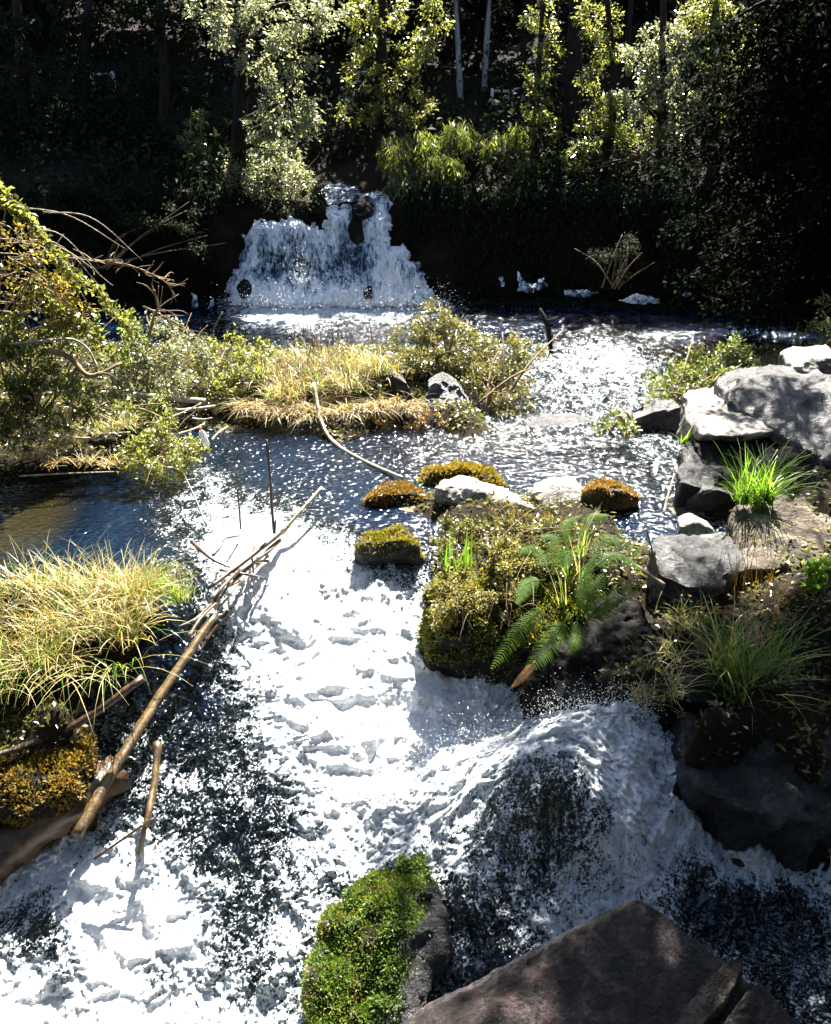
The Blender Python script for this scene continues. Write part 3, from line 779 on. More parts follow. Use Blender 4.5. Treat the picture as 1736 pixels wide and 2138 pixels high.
rock('slanting pale slab leaning on the left side of the blue-grey slab', [(1560, 850, 8.8), (1580, 822, 9.0), (1640, 830, 8.9), (1700, 880, 8.5), (1680, 905, 8.3), (1620, 880, 8.5)], M['rock_pale'], .3, .2)
rock('shiny pale stone lying in the small pond beside the moss patch', low([(1422, 1100, 6.75), (1450, 1091, 6.85), (1490, 1102, 6.75), (1500, 1122, 6.6), (1440, 1118, 6.6)], -0.12, 0.0), M['rock_pale'], .25, .15, name='stone', cat='stone', amp=.03)
rock('humped dark grey stone under the bright green grass tuft', low([(1435, 1050, 7.15), (1472, 1024, 7.35), (1504, 1023, 7.35), (1545, 1040, 7.25), (1582, 1058, 7.1), (1540, 1064, 7.0), (1470, 1062, 7.0)], -0.05, 0.2), M['rock'], .3, .2, name='stone', cat='stone', amp=.03)
rock('big shaded blue-black boulder at the lower right edge below the long grass', [(1425, 1610, 4.45), (1450, 1570, 4.6), (1530, 1548, 4.75), (1620, 1525, 4.85), (1760, 1488, 5.0), (1800, 1540, 4.8), (1800, 1740, 4.1), (1600, 1700, 4.1), (1460, 1650, 4.25)], M['rock_wet'], .5, .6, amp=.12, fr=3)
# middle
rock('sunlit white-grey rock with a folded ridge in midstream beside the mossy islet', low([(912, 1020, 7.7), (956, 1008, 7.85), (995, 1015, 7.8), (1024, 1027, 7.7), (1075, 1047, 7.55), (1118, 1064, 7.4), (1040, 1086, 7.25), (985, 1062, 7.35), (940, 1045, 7.5)], -0.12, 0.2), M['rock_pale'], .3, .2, amp=.05, fr=3)
rock('flat pale rock behind thin brown stems, right of the folded white rock', low([(1110, 1030, 7.6), (1150, 1012, 7.8), (1199, 1008, 7.85), (1222, 1022, 7.7), (1215, 1055, 7.4), (1150, 1075, 7.3)], -0.1, 0.12), M['rock_pale'], .3, .2, amp=.03)
mossy('low flat rock with hanging rusty moss above the small blue pond', low([(1218, 1030, 7.6), (1250, 1022, 7.7), (1312, 1026, 7.65), (1343, 1042, 7.5), (1330, 1062, 7.3), (1240, 1070, 7.25)], -0.15, 0.14), M['rock_tan'], M['moss_rust'], 2500, .035, .3, .2, lambda c, n: sstep(.1, -.4, n[:, 1]) + .02)
mossy('rusty orange moss cushion at the left tip of the mossy islet by the blue water', low([(768, 1046, 7.5), (800, 1032, 7.6), (860, 1030, 7.6), (895, 1044, 7.5), (890, 1064, 7.3), (810, 1062, 7.3)], -0.12, 0.04), M['rock_dark'], M['moss_rust'], 3500, .035, .3, .2)
mossy('small green and rust moss hump behind the folded white rock', low([(870, 1010, 7.8), (900, 985, 8.0), (960, 975, 8.1), (1030, 1000, 7.9), (1060, 1022, 7.7), (950, 1020, 7.7)], -0.1, 0.12), M['rock_dark'], M['moss_yellow'], 2500, .045, .3, .2, second=(M['moss_rust'], 2000, None))
mossy('moss-topped low stone between the white lip and the blue pool', low([(740, 1140, 6.8), (770, 1126, 6.9), (840, 1126, 6.9), (878, 1142, 6.75), (870, 1172, 6.5), (760, 1176, 6.45)], -0.2, 0.0), M['rock_wet'], M['moss_yellow'], 2800, .03, .25, .12, lambda c, n: sstep(.2, .7, n[:, 2]))
rock('grey lichen-spotted stone on the grassy island under the olive bush', low([(884, 835, 10.8), (892, 805, 10.9), (925, 790, 11), (960, 805, 10.9), (985, 840, 10.7), (940, 858, 10.5)], 0.05, 0.4), M['rock'], .4, .2, amp=.05)
rock('pale rounded stone half hidden in the tall island grass', low([(752, 808, 11.0), (775, 788, 11.1), (815, 780, 11.1), (850, 800, 11), (860, 825, 10.8), (790, 826, 10.8)], 0.1, 0.42), M['rock'], .4, .2, amp=.04)
rock('wet grey stone barely above the ripples left of the bushy slab', low([(1090, 892, 9.9), (1130, 876, 10.1), (1200, 870, 10.1), (1240, 880, 10), (1190, 898, 9.7), (1110, 902, 9.7)], -0.06, 0.04), M['rock'], .25, .15, amp=.03, name='stone', cat='stone')
# in the falls
for (lb, ol) in [('black rock splitting the top of the waterfall', [(733, 440, 18.0), (740, 412, 18.2), (768, 408, 18.3), (776, 444, 18.0), (750, 452, 17.9)]),
                 ('tall narrow black rock between the two chutes of the waterfall', [(728, 470, 17.85), (738, 446, 17.9), (754, 450, 17.9), (760, 500, 17.75), (738, 505, 17.7)]),
                 ('small round black rock in the foam at the right foot of the waterfall', [(758, 606, 17.0), (770, 596, 17.0), (780, 604, 16.95), (778, 613, 16.9), (762, 613, 16.9)]),
                 ('black rock in the foam at the left foot of the waterfall', [(496, 600, 17.3), (508, 582, 17.35), (524, 588, 17.35), (526, 610, 17.2), (504, 616, 17.1)])]:
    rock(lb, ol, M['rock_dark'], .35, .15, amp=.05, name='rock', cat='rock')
# bottom
mossy('dark wet boulder at the bottom centre with bright green moss on its left side', low([(640, 2170), (636, 2060), (655, 1990), (740, 1905), (830, 1850), (905, 1802), (922, 1850), (925, 1960), (900, 2080), (880, 2190)], -1.32, -.92), M['rock_wet'], M['moss_green'], 30000, .024, .3, .45,
      lambda c, n: sstep(.10, -.10, c[:, 0] + .07 - .32 * (c[:, 1] - 3.5) + .10 * fbm(c * 5, 4)) * (.25 + sstep(-.35, .1, fbm(c * 7 + 5, 3))), amp=.13, full=True, second=(M['moss_yellow'], 6000, lambda c, n: sstep(-.05, -.25, c[:, 0] + .07 - .32 * (c[:, 1] - 3.5) + .12 * fbm(c * 5, 4))))
mossy('orange-brown moss cushion on the wet bank at the left edge', [(-40, 1700, 4.35), (-40, 1600, 4.6), (60, 1560, 4.75), (130, 1552, 4.8), (172, 1590, 4.65), (150, 1640, 4.45), (60, 1700, 4.3)], M['rock_dark'], M['moss_rust'], 7000, .035, .3, .35, second=(M['moss_yellow'], 3500, None))
br = [(780, 2170, 2.02), (900, 2118, 2.08), (1030, 2056, 2.12), (1180, 1975, 2.2), (1338, 1874, 2.31), (1430, 1952, 2.22), (1530, 2020, 2.12), (1600, 2080, 2.02), (1700, 2180, 1.9), (1300, 2300, 1.7), (800, 2300, 1.75)]
rock('dark brown angular boulder close up at the bottom right, rising to a blunt peak', br, M['rock_brown'], .08, .9, vox=.008, amp=.010, fr=9, smooth_it=0)
rock('split brown ledge with a pale upper edge against the dark brown angular boulder', [(1380, 2180, 1.80), (1500, 2040, 2.03), (1535, 2005, 2.07), (1556, 2012, 2.07), (1540, 2050, 1.98), (1440, 2180, 1.78)], M['rock_tan'], .03, .12, vox=.008, amp=.012, fr=8, name='rock', cat='rock', smooth_it=2)
rock('second thin brown ledge behind the dark crack at the bottom right', [(1470, 2200, 1.78), (1560, 2080, 1.92), (1590, 2052, 1.97), (1620, 2080, 1.94), (1730, 2200, 1.80)], M['rock_brown'], .03, .2, vox=.008, amp=.012, fr=8, name='rock', cat='rock', smooth_it=2)

# ------------------------------------------------------------------ trees and shrubs
def grass(label, spots, n, L, mats, wid=.008, lean=(.1, .7), bend=(.3, 1.5), az=None, azs=math.pi, name='grass_clump', cat='grass clump', group=None):
    """spots: (px,py,Y,spread px). mats: list of (part name, material, share)"""
    cs = np.array([P(a, b, c) for a, b, c, r in spots]); rs = np.array([PXR(b, c, r) for a, b, c, r in spots])
    root = thing(name, cs[0], label, cat, group)
    for nm, mt, share in mats:
        m = int(n * share)
        i_ = rng.integers(0, len(cs), m)
        bs = cs[i_] + rng.normal(size=(m, 3)) * rs[i_, None] * (.5, .5, .08)
        a_ = rng.uniform(-math.pi, math.pi, m) if az is None else az + rng.normal(size=m) * azs
        v, f = blades(bs, a_, L * rng.uniform(.35, 1.15, m), rng.uniform(*lean, m), wid * rng.uniform(.6, 1.4, m), rng.uniform(*bend, m), 5)
        part(nm, v, f, mt, root)
    return root

gm = lambda a, b: [('dry_blades', M['straw'], a), ('green_blades', M['grass'], b)]
def limb_set(base, trunk_top, targets, r0, r1, seg=8, wob=.25):
    b = Buf()
    tr = np.array([base, base * .55 + trunk_top * .45 + rng.normal(size=3) * (.12, .1, 0), trunk_top])
    b.add(*tube(tr, [r0, r0 * .8, r1], seg, 14))
    c = catmull(tr, 30)
    for q in targets:
        k = np.argmin(np.linalg.norm(c - (q - np.array([0, 0, .5])), axis=1)); k = min(max(k, 6), 27)
        m = (c[k] + q) / 2 + np.array([0, 0, .15]) + rng.normal(size=3) * .1
        b.add(*tube([c[k], m, q], [r1 * .7, r1 * .45, r1 * .15], 5, 8))
    return b.get()

def tree(label, base, top, clumps, L, leafm, barkm, r0=.16, k=7, W=.5, cat='tree', group=None, droop=.35, name='tree', flat=.85, sub=.3):
    b0, t0 = P(*base), P(*top)
    b0[2] = min(b0[2], gz(b0[0], b0[1])[0] - .1)
    cl = [(P(px, py, Y), PXR(py, Y, r)) for px, py, Y, r in clumps]
    root = thing(name, b0, label, cat, group)
    v, f = limb_set(b0, t0, [c for c, r in cl], r0, r0 * .45)
    part('trunk', v, f, barkm, root)
    if cl:
        v, f = clump_leaves(cl, L, k, W, droop, sub, flat)
        part('crown', v, f, leafm, root)
    return root

def shrub(label, base, clumps, L, leafm, stemm=None, k=7, W=.5, cat='shrub', group=None, droop=.2, name='shrub', flat=.85, sub=.3, rs=.02, stems=2):
    b0 = P(*base)
    cl = [(P(px, py, Y), PXR(py, Y, r)) for px, py, Y, r in clumps]
    root = thing(name, b0, label, cat, group)
    b = Buf()
    for c, r in cl:
        for _ in range(stems):
            e = c + rng.normal(size=3) * r * .8
            s = b0 + rng.normal(size=3) * (.15, .1, 0)
            b.add(*tube([s, (s + e) / 2 + np.array([0, 0, .1]) + rng.normal(size=3) * r * .15, e], [rs, rs * .7, rs * .25], 5, 9))
    part('stems', *b.get(), stemm or M['twig'], root)
    v, f = clump_leaves(cl, L, k, W, droop, sub, flat)
    part('leaves', v, f, leafm, root)
    return root

D = M
# the big lit tree over the left of the falls
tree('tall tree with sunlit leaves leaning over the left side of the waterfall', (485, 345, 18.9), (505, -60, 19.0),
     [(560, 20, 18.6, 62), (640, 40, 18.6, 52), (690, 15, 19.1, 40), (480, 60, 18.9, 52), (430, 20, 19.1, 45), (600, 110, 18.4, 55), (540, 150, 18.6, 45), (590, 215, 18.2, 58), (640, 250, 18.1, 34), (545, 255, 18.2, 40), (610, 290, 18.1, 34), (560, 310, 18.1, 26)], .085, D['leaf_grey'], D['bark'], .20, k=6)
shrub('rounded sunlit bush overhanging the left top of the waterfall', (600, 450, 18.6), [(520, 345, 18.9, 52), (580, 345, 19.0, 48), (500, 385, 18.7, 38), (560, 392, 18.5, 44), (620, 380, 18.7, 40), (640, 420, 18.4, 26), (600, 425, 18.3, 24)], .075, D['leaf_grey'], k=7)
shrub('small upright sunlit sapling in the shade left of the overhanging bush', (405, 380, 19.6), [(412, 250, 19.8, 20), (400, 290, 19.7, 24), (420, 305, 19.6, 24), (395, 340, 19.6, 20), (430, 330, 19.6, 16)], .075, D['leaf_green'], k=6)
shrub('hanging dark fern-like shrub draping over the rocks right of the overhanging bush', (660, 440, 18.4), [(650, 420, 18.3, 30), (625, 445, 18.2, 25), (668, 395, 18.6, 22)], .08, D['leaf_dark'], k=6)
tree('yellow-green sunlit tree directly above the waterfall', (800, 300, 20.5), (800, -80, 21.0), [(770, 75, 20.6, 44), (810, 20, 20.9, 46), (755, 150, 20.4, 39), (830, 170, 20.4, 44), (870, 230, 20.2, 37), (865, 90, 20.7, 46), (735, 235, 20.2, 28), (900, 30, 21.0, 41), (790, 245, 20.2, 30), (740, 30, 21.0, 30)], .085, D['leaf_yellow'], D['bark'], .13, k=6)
# slim pale trunks
tree('slim pale-barked tree, left of the pair standing by the railing', (962, 215, 23.5), (945, -90, 24.2), [(940, -60, 24.2, 50), (960, 20, 24.6, 14)], .09, D['leaf_green'], D['bark_pale'], .085, k=5)
tree('slim pale-barked tree, right of the pair and nearest the railing', (1012, 180, 24), (1030, -90, 24.6), [(1030, -60, 24.6, 50), (1050, 10, 25, 14)], .09, D['leaf_green'], D['bark_pale'], .085, k=5)
dk = [('dark straight trunk just right of the railing, thick and leafless', 1190, 330, 21.3, 1205, .24), ('thin dark trunk between the pale pair and the thick leafless trunk', 1100, 240, 24, 1103, .09), ('slender black trunk close to the left of the thick leafless trunk', 1150, 250, 23.5, 1160, .10),
      ('dark trunk rising out of the bright leaf mass at the upper right', 1310, 300, 22.5, 1325, .12), ('black trunk at the right end of the bright leaf mass', 1440, 250, 23, 1465, .13), ('dark trunk against the yellow-green leaves above the waterfall', 880, 260, 23.5, 878, .10)]
for lb, bx, by, yy, tx, r0 in dk:
    tree(lb, (bx, by, yy), (tx, -70, yy + .4), [(tx, -90, yy + .4, 60), (tx - 60, -100, yy + .6, 45)], .1, D['leaf_green'], D['bark'], r0, k=4)
# leafy columns on the right
tree('vine-clad tree of small sunlit leaves between the thick leafless trunk and the white-lit crown', (1250, 420, 19.3), (1262, -70, 19.9), [(1250, 40, 19.9, 44), (1265, 100, 19.8, 42), (1240, 160, 19.7, 36), (1255, 220, 19.5, 39), (1235, 280, 19.4, 34), (1225, 330, 19.3, 34), (1215, 380, 19.2, 26)], .08, D['leaf_yellow'], D['bark'], .1, k=6)
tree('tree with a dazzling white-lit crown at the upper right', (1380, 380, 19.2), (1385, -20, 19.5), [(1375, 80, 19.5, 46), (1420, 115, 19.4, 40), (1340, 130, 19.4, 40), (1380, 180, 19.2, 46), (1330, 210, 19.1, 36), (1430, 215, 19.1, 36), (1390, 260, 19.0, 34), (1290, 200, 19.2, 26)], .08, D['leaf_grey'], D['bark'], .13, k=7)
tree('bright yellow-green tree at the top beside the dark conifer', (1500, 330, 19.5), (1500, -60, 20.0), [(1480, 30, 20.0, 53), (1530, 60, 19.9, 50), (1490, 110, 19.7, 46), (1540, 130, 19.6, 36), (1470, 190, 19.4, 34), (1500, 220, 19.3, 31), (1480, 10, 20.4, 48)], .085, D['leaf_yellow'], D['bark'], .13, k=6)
tree('narrow leafy tree right beside the slender black trunk', (1130, 300, 20.0), (1140, -60, 20.7), [(1125, 20, 20.6, 39), (1140, 90, 20.4, 36), (1130, 160, 20.2, 31), (1120, 215, 20.0, 31), (1140, 260, 19.9, 31)], .08, D['leaf_yellow'], D['bark'], .08, k=5)
shrub('leafy shrub hanging over the black bank below the white-lit crown', (1330, 330, 19.0), [(1290, 290, 19.3, 40), (1340, 270, 19.4, 37), (1220, 400, 18.8, 26), (1200, 330, 19.0, 29), (1400, 290, 19.3, 31)], .075, D['leaf_green'], k=5)
# drooping bamboo above the falls
def bamboo(label, base, clumps, n):
    b0 = P(*base)
    root = thing('bamboo_clump', b0, label, 'bamboo')
    st, lf = Buf(), []
    for px, py, Y, r in clumps:
        c, rr = P(px, py, Y), PXR(py, Y, r)
        for _ in range(n):
            e = c + norm(rng.normal(size=3)) * rr * rng.uniform(.5, 1.1) * (1, 1, .7)
            mid = (b0 + e) / 2 + np.array([0, 0, rr * .8])
            cur = catmull([b0 + rng.normal(size=3) * .12, mid, e, e + np.array([rng.normal() * .1, -.12, -rr * .7])], 14)
            st.add(*tube(cur[::3], [.012, .006, .003], 4, 8))
            for q in range(5, 14):
                for _ in range(7):
                    lf.append((cur[q] + rng.normal(size=3) * .05, np.array([rng.normal() * .5, rng.normal() * .5, -.8])))
    part('stems', *st.get(), M['twig'], root)
    p_, d_ = np.array([a for a, b in lf]), np.array([b for a, b in lf])
    v, f = leaves(p_, d_, .17 * rng.uniform(.6, 1.3, len(p_)), .13, .08)
    part('leaves', v, f, M['leaf_green'], root)
bamboo('drooping bamboo thicket above the right side of the waterfall', (900, 420, 19.4), [(830, 310, 19.0, 42), (890, 285, 19.2, 45), (960, 275, 19.3, 40), (850, 365, 18.7, 40), (930, 340, 18.8, 40)], 16)
bamboo('dimmer drooping bamboo behind the black bank, below the railing', (1080, 400, 19.8), [(1030, 300, 19.7, 34), (1085, 290, 19.9, 36), (1100, 350, 19.5, 26)], 13)
# shaded trees on the left
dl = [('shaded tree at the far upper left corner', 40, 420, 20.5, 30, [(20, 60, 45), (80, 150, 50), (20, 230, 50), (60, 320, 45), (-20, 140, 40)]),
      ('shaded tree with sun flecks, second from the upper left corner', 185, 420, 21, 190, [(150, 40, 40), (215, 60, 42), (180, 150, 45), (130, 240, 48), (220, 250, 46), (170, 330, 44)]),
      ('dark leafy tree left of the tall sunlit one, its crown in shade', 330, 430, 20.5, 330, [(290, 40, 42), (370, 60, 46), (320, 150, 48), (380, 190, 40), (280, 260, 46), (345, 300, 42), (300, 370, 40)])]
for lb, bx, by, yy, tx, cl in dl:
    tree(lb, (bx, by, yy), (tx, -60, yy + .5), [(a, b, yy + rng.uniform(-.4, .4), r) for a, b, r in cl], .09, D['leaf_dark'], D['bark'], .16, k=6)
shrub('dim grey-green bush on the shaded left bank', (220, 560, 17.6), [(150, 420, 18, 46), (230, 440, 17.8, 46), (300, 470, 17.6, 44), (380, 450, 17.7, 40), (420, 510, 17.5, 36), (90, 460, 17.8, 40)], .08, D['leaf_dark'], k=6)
# conifer on the right bank
def conifer(label, base, top, boughs, mat):
    b0, t0 = P(*base), P(*top)
    root = thing('conifer', b0, label, 'tree')
    part('trunk', *tube([b0, (b0 + t0) / 2, t0], [.26, .2, .12], 9, 12), M['bark'], root)
    bb, ps, ds = Buf(), [], []
    for (ax, ay, ex, ey, Ya, Ye) in boughs:
        a, e = P(ax, ay, Ya), P(ex, ey, Ye)
        m = (a + e) / 2 + np.array([0, 0, .22])
        c = catmull([a, m, e], 22)
        bb.add(*tube([a, m, e], [.04, .025, .008], 5, 9))
        for i_ in range(2, 22):
            n = 42
            q = c[i_] + rng.normal(size=(n, 3)) * (.18, .22, .07)
            q[:, 2] -= np.abs(rng.normal(size=n)) * .18
            ps.append(q); ds.append((e - a) * .12 + rng.normal(size=(n, 3)) * .8 + np.array([0, 0, -.35]))
    part('branches', *bb.get(), M['bark'], root)
    ps, ds = np.concatenate(ps), np.concatenate(ds)
    v, f = leaves(ps, ds, .14 * rng.uniform(.5, 1.3, len(ps)), .42, .15)
    part('crown', v, f, mat, root)
bo = []
for k_, (ay, ex, ey) in enumerate([(-40, 1450, 90), (30, 1480, 150), (90, 1430, 230), (150, 1400, 290), (200, 1500, 300), (250, 1390, 350), (300, 1450, 400), (350, 1420, 470), (420, 1500, 500), (480, 1440, 570), (540, 1500, 620), (120, 1560, 200), (260, 1560, 330), (-80, 1540, 40)]):
    bo.append((1790, ay, ex, ey, 15.2, 14.6 + .4 * (k_ % 3)))
for k_, (ay, ex, ey) in enumerate([(0, 1760, 120), (90, 1780, 240), (180, 1790, 330), (280, 1780, 420), (380, 1800, 520), (470, 1790, 600), (560, 1780, 660), (130, 1700, 260), (320, 1690, 430), (500, 1680, 600), (40, 1690, 140), (220, 1700, 340), (420, 1660, 520)]):
    bo.append((1790, ay - 40, 2 * 1680 - ex, ey, 15.2, 14.3 - .2 * (k_ % 3)))
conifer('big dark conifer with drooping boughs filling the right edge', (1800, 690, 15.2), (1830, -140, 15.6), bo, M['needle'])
shrub('dim feathery bush standing against the black bank on the right', (1290, 600, 16.3), [(1290, 510, 16.4, 40), (1250, 535, 16.3, 28), (1330, 540, 16.3, 30), (1290, 555, 16.2, 34)], .075, D['leaf_dark'], k=5, W=.22, droop=.5)
shrub('narrow-leaved bush at the right edge above the boulders', (1740, 740, 11.2), [(1700, 690, 11.5, 42), (1740, 650, 11.6, 44), (1690, 730, 11.2, 30), (1750, 710, 11.3, 40)], .085, D['leaf_green'], k=5, W=.18, droop=.5)
shrub('small-leaved bush between the glittering pool and the boulders', (1450, 850, 10.4), [(1400, 790, 10.9, 44), (1470, 765, 11.2, 46), (1530, 745, 11.3, 42), (1380, 835, 10.4, 34), (1450, 815, 10.6, 44), (1520, 790, 10.7, 34), (1570, 750, 11.2, 28)], .042, D['leaf_green'], k=6)
shrub('low dark green shrub at the waterline left of the boulders', (1290, 910, 9.4), [(1280, 880, 9.5, 24), (1255, 890, 9.4, 18), (1310, 895, 9.3, 22)], .045, D['leaf_green'], k=7)
# island bushes
shrub('olive bush with a few red berries at the right end of the grassy island', (1030, 860, 10.6), [(985, 720, 11.8, 46), (1050, 735, 11.7, 46), (1100, 740, 11.7, 34), (1080, 790, 11.2, 36), (1010, 800, 11.1, 44), (1090, 840, 10.7, 28), (1050, 850, 10.6, 26)], .042, D['leaf_olive'], k=7)
shrub('taller olive bush in the middle of the grassy island before the falls', (900, 790, 11.6), [(900, 670, 12.3, 42), (940, 690, 12.2, 34), (860, 710, 12, 40), (920, 730, 11.8, 42), (960, 760, 11.5, 34), (880, 760, 11.6, 34)], .042, D['leaf_olive'], k=7)
shrub('leafy shrub at the left end of the grassy island', (480, 860, 10.4), [(470, 740, 11.2, 44), (430, 790, 10.8, 46), (510, 790, 10.9, 44), (470, 820, 10.6, 40), (550, 740, 11.3, 36), (420, 730, 11.2, 36)], .048, D['leaf_yellow'], k=6)
# left bramble
shrub('bramble with yellow and orange leaves at the left edge', (-40, 800, 9.2), [(-20, 440, 9.6, 60), (20, 520, 9.5, 66), (60, 600, 9.4, 66), (-10, 620, 9.3, 66), (130, 600, 9.7, 50), (150, 650, 9.5, 56)], .062, D['leaf_autumn'], k=3.2, cat='bramble', name='bramble', stems=4, rs=.014)
shrub('dense green bramble below the yellow and orange one', (60, 860, 9.0), [(50, 690, 9.2, 66), (150, 720, 9.4, 66), (20, 770, 8.9, 56), (240, 700, 9.9, 56), (120, 790, 9.0, 50), (20, 830, 8.8, 46), (80, 840, 8.9, 40), (-20, 880, 8.6, 40), (60, 770, 9.0, 50)], .058, D['leaf_green'], k=6, cat='bramble', name='bramble', stems=3, rs=.012)
shrub('pale-leaved low shrub between the bramble and the island grass', (300, 850, 9.9), [(260, 770, 10, 52), (330, 750, 10.4, 54), (390, 740, 10.7, 46), (300, 690, 10.6, 46), (360, 800, 10, 44), (380, 700, 11, 40), (230, 820, 9.5, 40)], .05, D['leaf_grey'], k=6, stems=3, rs=.010)
shrub('rounded straw-green bush on the spur reaching into the stream', (330, 960, 8.55), [(290, 945, 8.5, 40), (335, 925, 8.7, 42), (380, 940, 8.6, 38), (350, 970, 8.35, 40), (300, 975, 8.3, 36), (345, 885, 8.9, 22), (405, 935, 8.7, 24)], .04, D['leaf_yellow'], k=7, stems=5, rs=.006)
shrub('ragged weeds covering the left bank above the dark pool', (60, 930, 8.6), [(20, 860, 8.8, 34), (70, 880, 8.8, 34), (120, 870, 8.9, 30), (60, 920, 8.6, 26), (-10, 900, 8.6, 34), (130, 905, 8.7, 22)], .04, D['leaf_olive'], k=4, name='weeds', cat='weeds', rs=.005, stems=5)
grass('dry grass scattered over the left bank under the bramble', [(30, 880, 8.8, 40), (90, 900, 8.7, 40), (150, 880, 8.9, 40), (210, 900, 8.8, 36), (260, 890, 8.9, 30)], 700, .26, gm(.75, .25), .008, (.2, 1.4), (.3, 1.6))
shrub('dark low bush under the bramble stems near the driftwood', (200, 880, 9.1), [(210, 850, 9.2, 40), (270, 860, 9.2, 36), (160, 850, 9.1, 30), (330, 850, 9.5, 34)], .05, D['leaf_green'], k=5)

# hill undergrowth: one mass nobody could count
n = 200000
ux, uy = rng.uniform(-20, 20, n), 18.6 + 26 * rng.random(n) ** 1.3
ux = ux * (uy / 24)
c_ = sstep(-.2, .25, fbm(np.c_[ux * .5, uy * .5, 0 * ux], 3))
kp = rng.random(n) < c_ * .9 + .1
ux, uy = ux[kp], uy[kp]
sel = (np.abs(ux + 1.6) > 1.2) | (uy > 20.5)
ux, uy = ux[sel], uy[sel]
uz = ground(ux, uy) + np.abs(rng.normal(size=len(ux))) * .45
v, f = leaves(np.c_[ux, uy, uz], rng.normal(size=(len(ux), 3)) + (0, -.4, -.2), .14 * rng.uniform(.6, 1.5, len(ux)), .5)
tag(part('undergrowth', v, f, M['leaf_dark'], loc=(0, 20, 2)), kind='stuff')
# vegetation curtain on the black bank
n = 40000
ux = rng.uniform(-9, 9, n); s_ = rng.uniform(-.25, .9, n)
uy = cliff_y(ux) + s_
uz = ground(ux, uy) + rng.normal(size=len(ux)) * .18
uz = np.maximum(uz, .05)
sel = (ux > .75) | (ux < -4.1) | ((ux > -.25) & (uz > 1.25)) | ((ux < -3.4) & (uz > 1.8))
ux, uy, uz = ux[sel], uy[sel], uz[sel]
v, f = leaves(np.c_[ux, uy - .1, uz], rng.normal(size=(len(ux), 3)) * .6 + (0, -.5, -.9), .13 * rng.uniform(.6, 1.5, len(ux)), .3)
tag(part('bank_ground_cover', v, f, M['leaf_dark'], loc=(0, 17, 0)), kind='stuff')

# dead leaves and low weeds lying on the banks
n = 170000
lx, ly = rng.uniform(-7, 7, n), rng.uniform(2.5, 14, n)
lz = ground(lx, ly); lw = WZ(np.c_[lx, ly])
kp = (lz > lw + .0) & (rng.random(n) < .25 + .75 * sstep(-.2, .2, fbm(np.c_[lx * 1.5, ly * 1.5, lz * 0], 3)))
lx, ly, lz = lx[kp], ly[kp], lz[kp]
v, f = leaves(np.c_[lx, ly, lz + np.abs(rng.normal(size=len(lx))) * .03], rng.normal(size=(len(lx), 3)) * (1, 1, .5) + (0, 0, .2), .05 * rng.uniform(.5, 1.6, len(lx)), .4)
tag(part('leaf_litter', v, f, M['leaf_olive'], loc=(0, 8, 0)), kind='stuff')

# far wood closing the valley: many crowns that read as one dark mass
ps = []
for _ in range(230):
    y_ = rng.uniform(25, 44); x_ = rng.uniform(-.75, .75) * y_
    ps.append((np.array([x_, y_, min(gz(x_, y_)[0] + rng.uniform(.5, 5.5), (y_ - 18) * 1.12)]), rng.uniform(1.2, 2.0)))
for _ in range(110):  # extra crowns added to keep the sun off the trees at both sides
    y_ = rng.uniform(23.5, 31)
    x_ = rng.uniform(-15, -3.4) if rng.random() < .6 else rng.uniform(11, 18)
    ps.append((np.array([x_, y_, gz(x_, y_)[0] + rng.uniform(.3, 1) * ((y_ - 15) * 1.25 - gz(x_, y_)[0])]), rng.uniform(1.2, 1.9)))
for _ in range(150):                                   # unseen crowns round the photographer's side, added to cut the sky's light
    th = rng.uniform(.55, 2 * np.pi - .55); rr_ = rng.uniform(10.5, 15)
    x_, y_ = math.sin(th) * rr_, 5 + math.cos(th) * rr_
    if y_ > 9 and abs(x_) < 11: continue
    ps.append((np.array([x_, y_, rng.uniform(1, 12)]), rng.uniform(2.0, 3.0)))
v, f = clump_leaves(ps, .26, 3, .7, .3, .3)
tag(part('far_and_shading_wood', v, f, M['leaf_dark'], loc=(0, 34, 6)), kind='stuff')

# tree on the right bank whose canopy reaches over the rapids and shades them
def canopy(label, base, mid, top, clumps, L, mat):
    root = thing('tree', base, label, 'tree')
    base, top = np.array(base), np.array(top)
    b = Buf(); b.add(*tube([base, mid, top], [.3, .22, .12], 9, 14))
    for c, r in clumps: b.add(*tube([np.array(mid) + rng.normal(size=3) * .2, (np.array(mid) + c) / 2 + (0, 0, .4), np.array(c)], [.09, .05, .015], 6, 8))
    part('trunk', *b.get(), M['bark'], root)
    v, f = clump_leaves([(np.array(c), r) for c, r in clumps], L, 8, .5, .3, .3, .6)
    part('crown', v, f, mat, root)
canopy('leafy tree leaning from the right bank over the rapids', (8.2, 9.6, .6), (7.4, 9.7, 4.5), (6.0, 9.9, 7.6),
       [((5.2, 10.2, 7.0), 1.1), ((4.2, 10.0, 7.2), 1.0), ((3.4, 10.3, 7.0), .9), ((2.7, 10.0, 6.8), .7), ((4.6, 9.2, 6.6), .8), ((3.6, 9.3, 6.5), .8), ((2.6, 9.2, 6.4), .6), ((5.8, 9.2, 6.8), .9), ((3.0, 8.4, 6.3), .6), ((5.0, 8.3, 6.4), .8), ((1.7, 10.5, 7.2), .6), ((2.1, 9.6, 7.0), .6), ((2.0, 8.9, 6.9), .5), ((5.3, 12.4, 6.3), .8), ((4.5, 12.6, 6.4), .6), ((6.1, 12.0, 6.4), .9)], .12, M['leaf_green'])

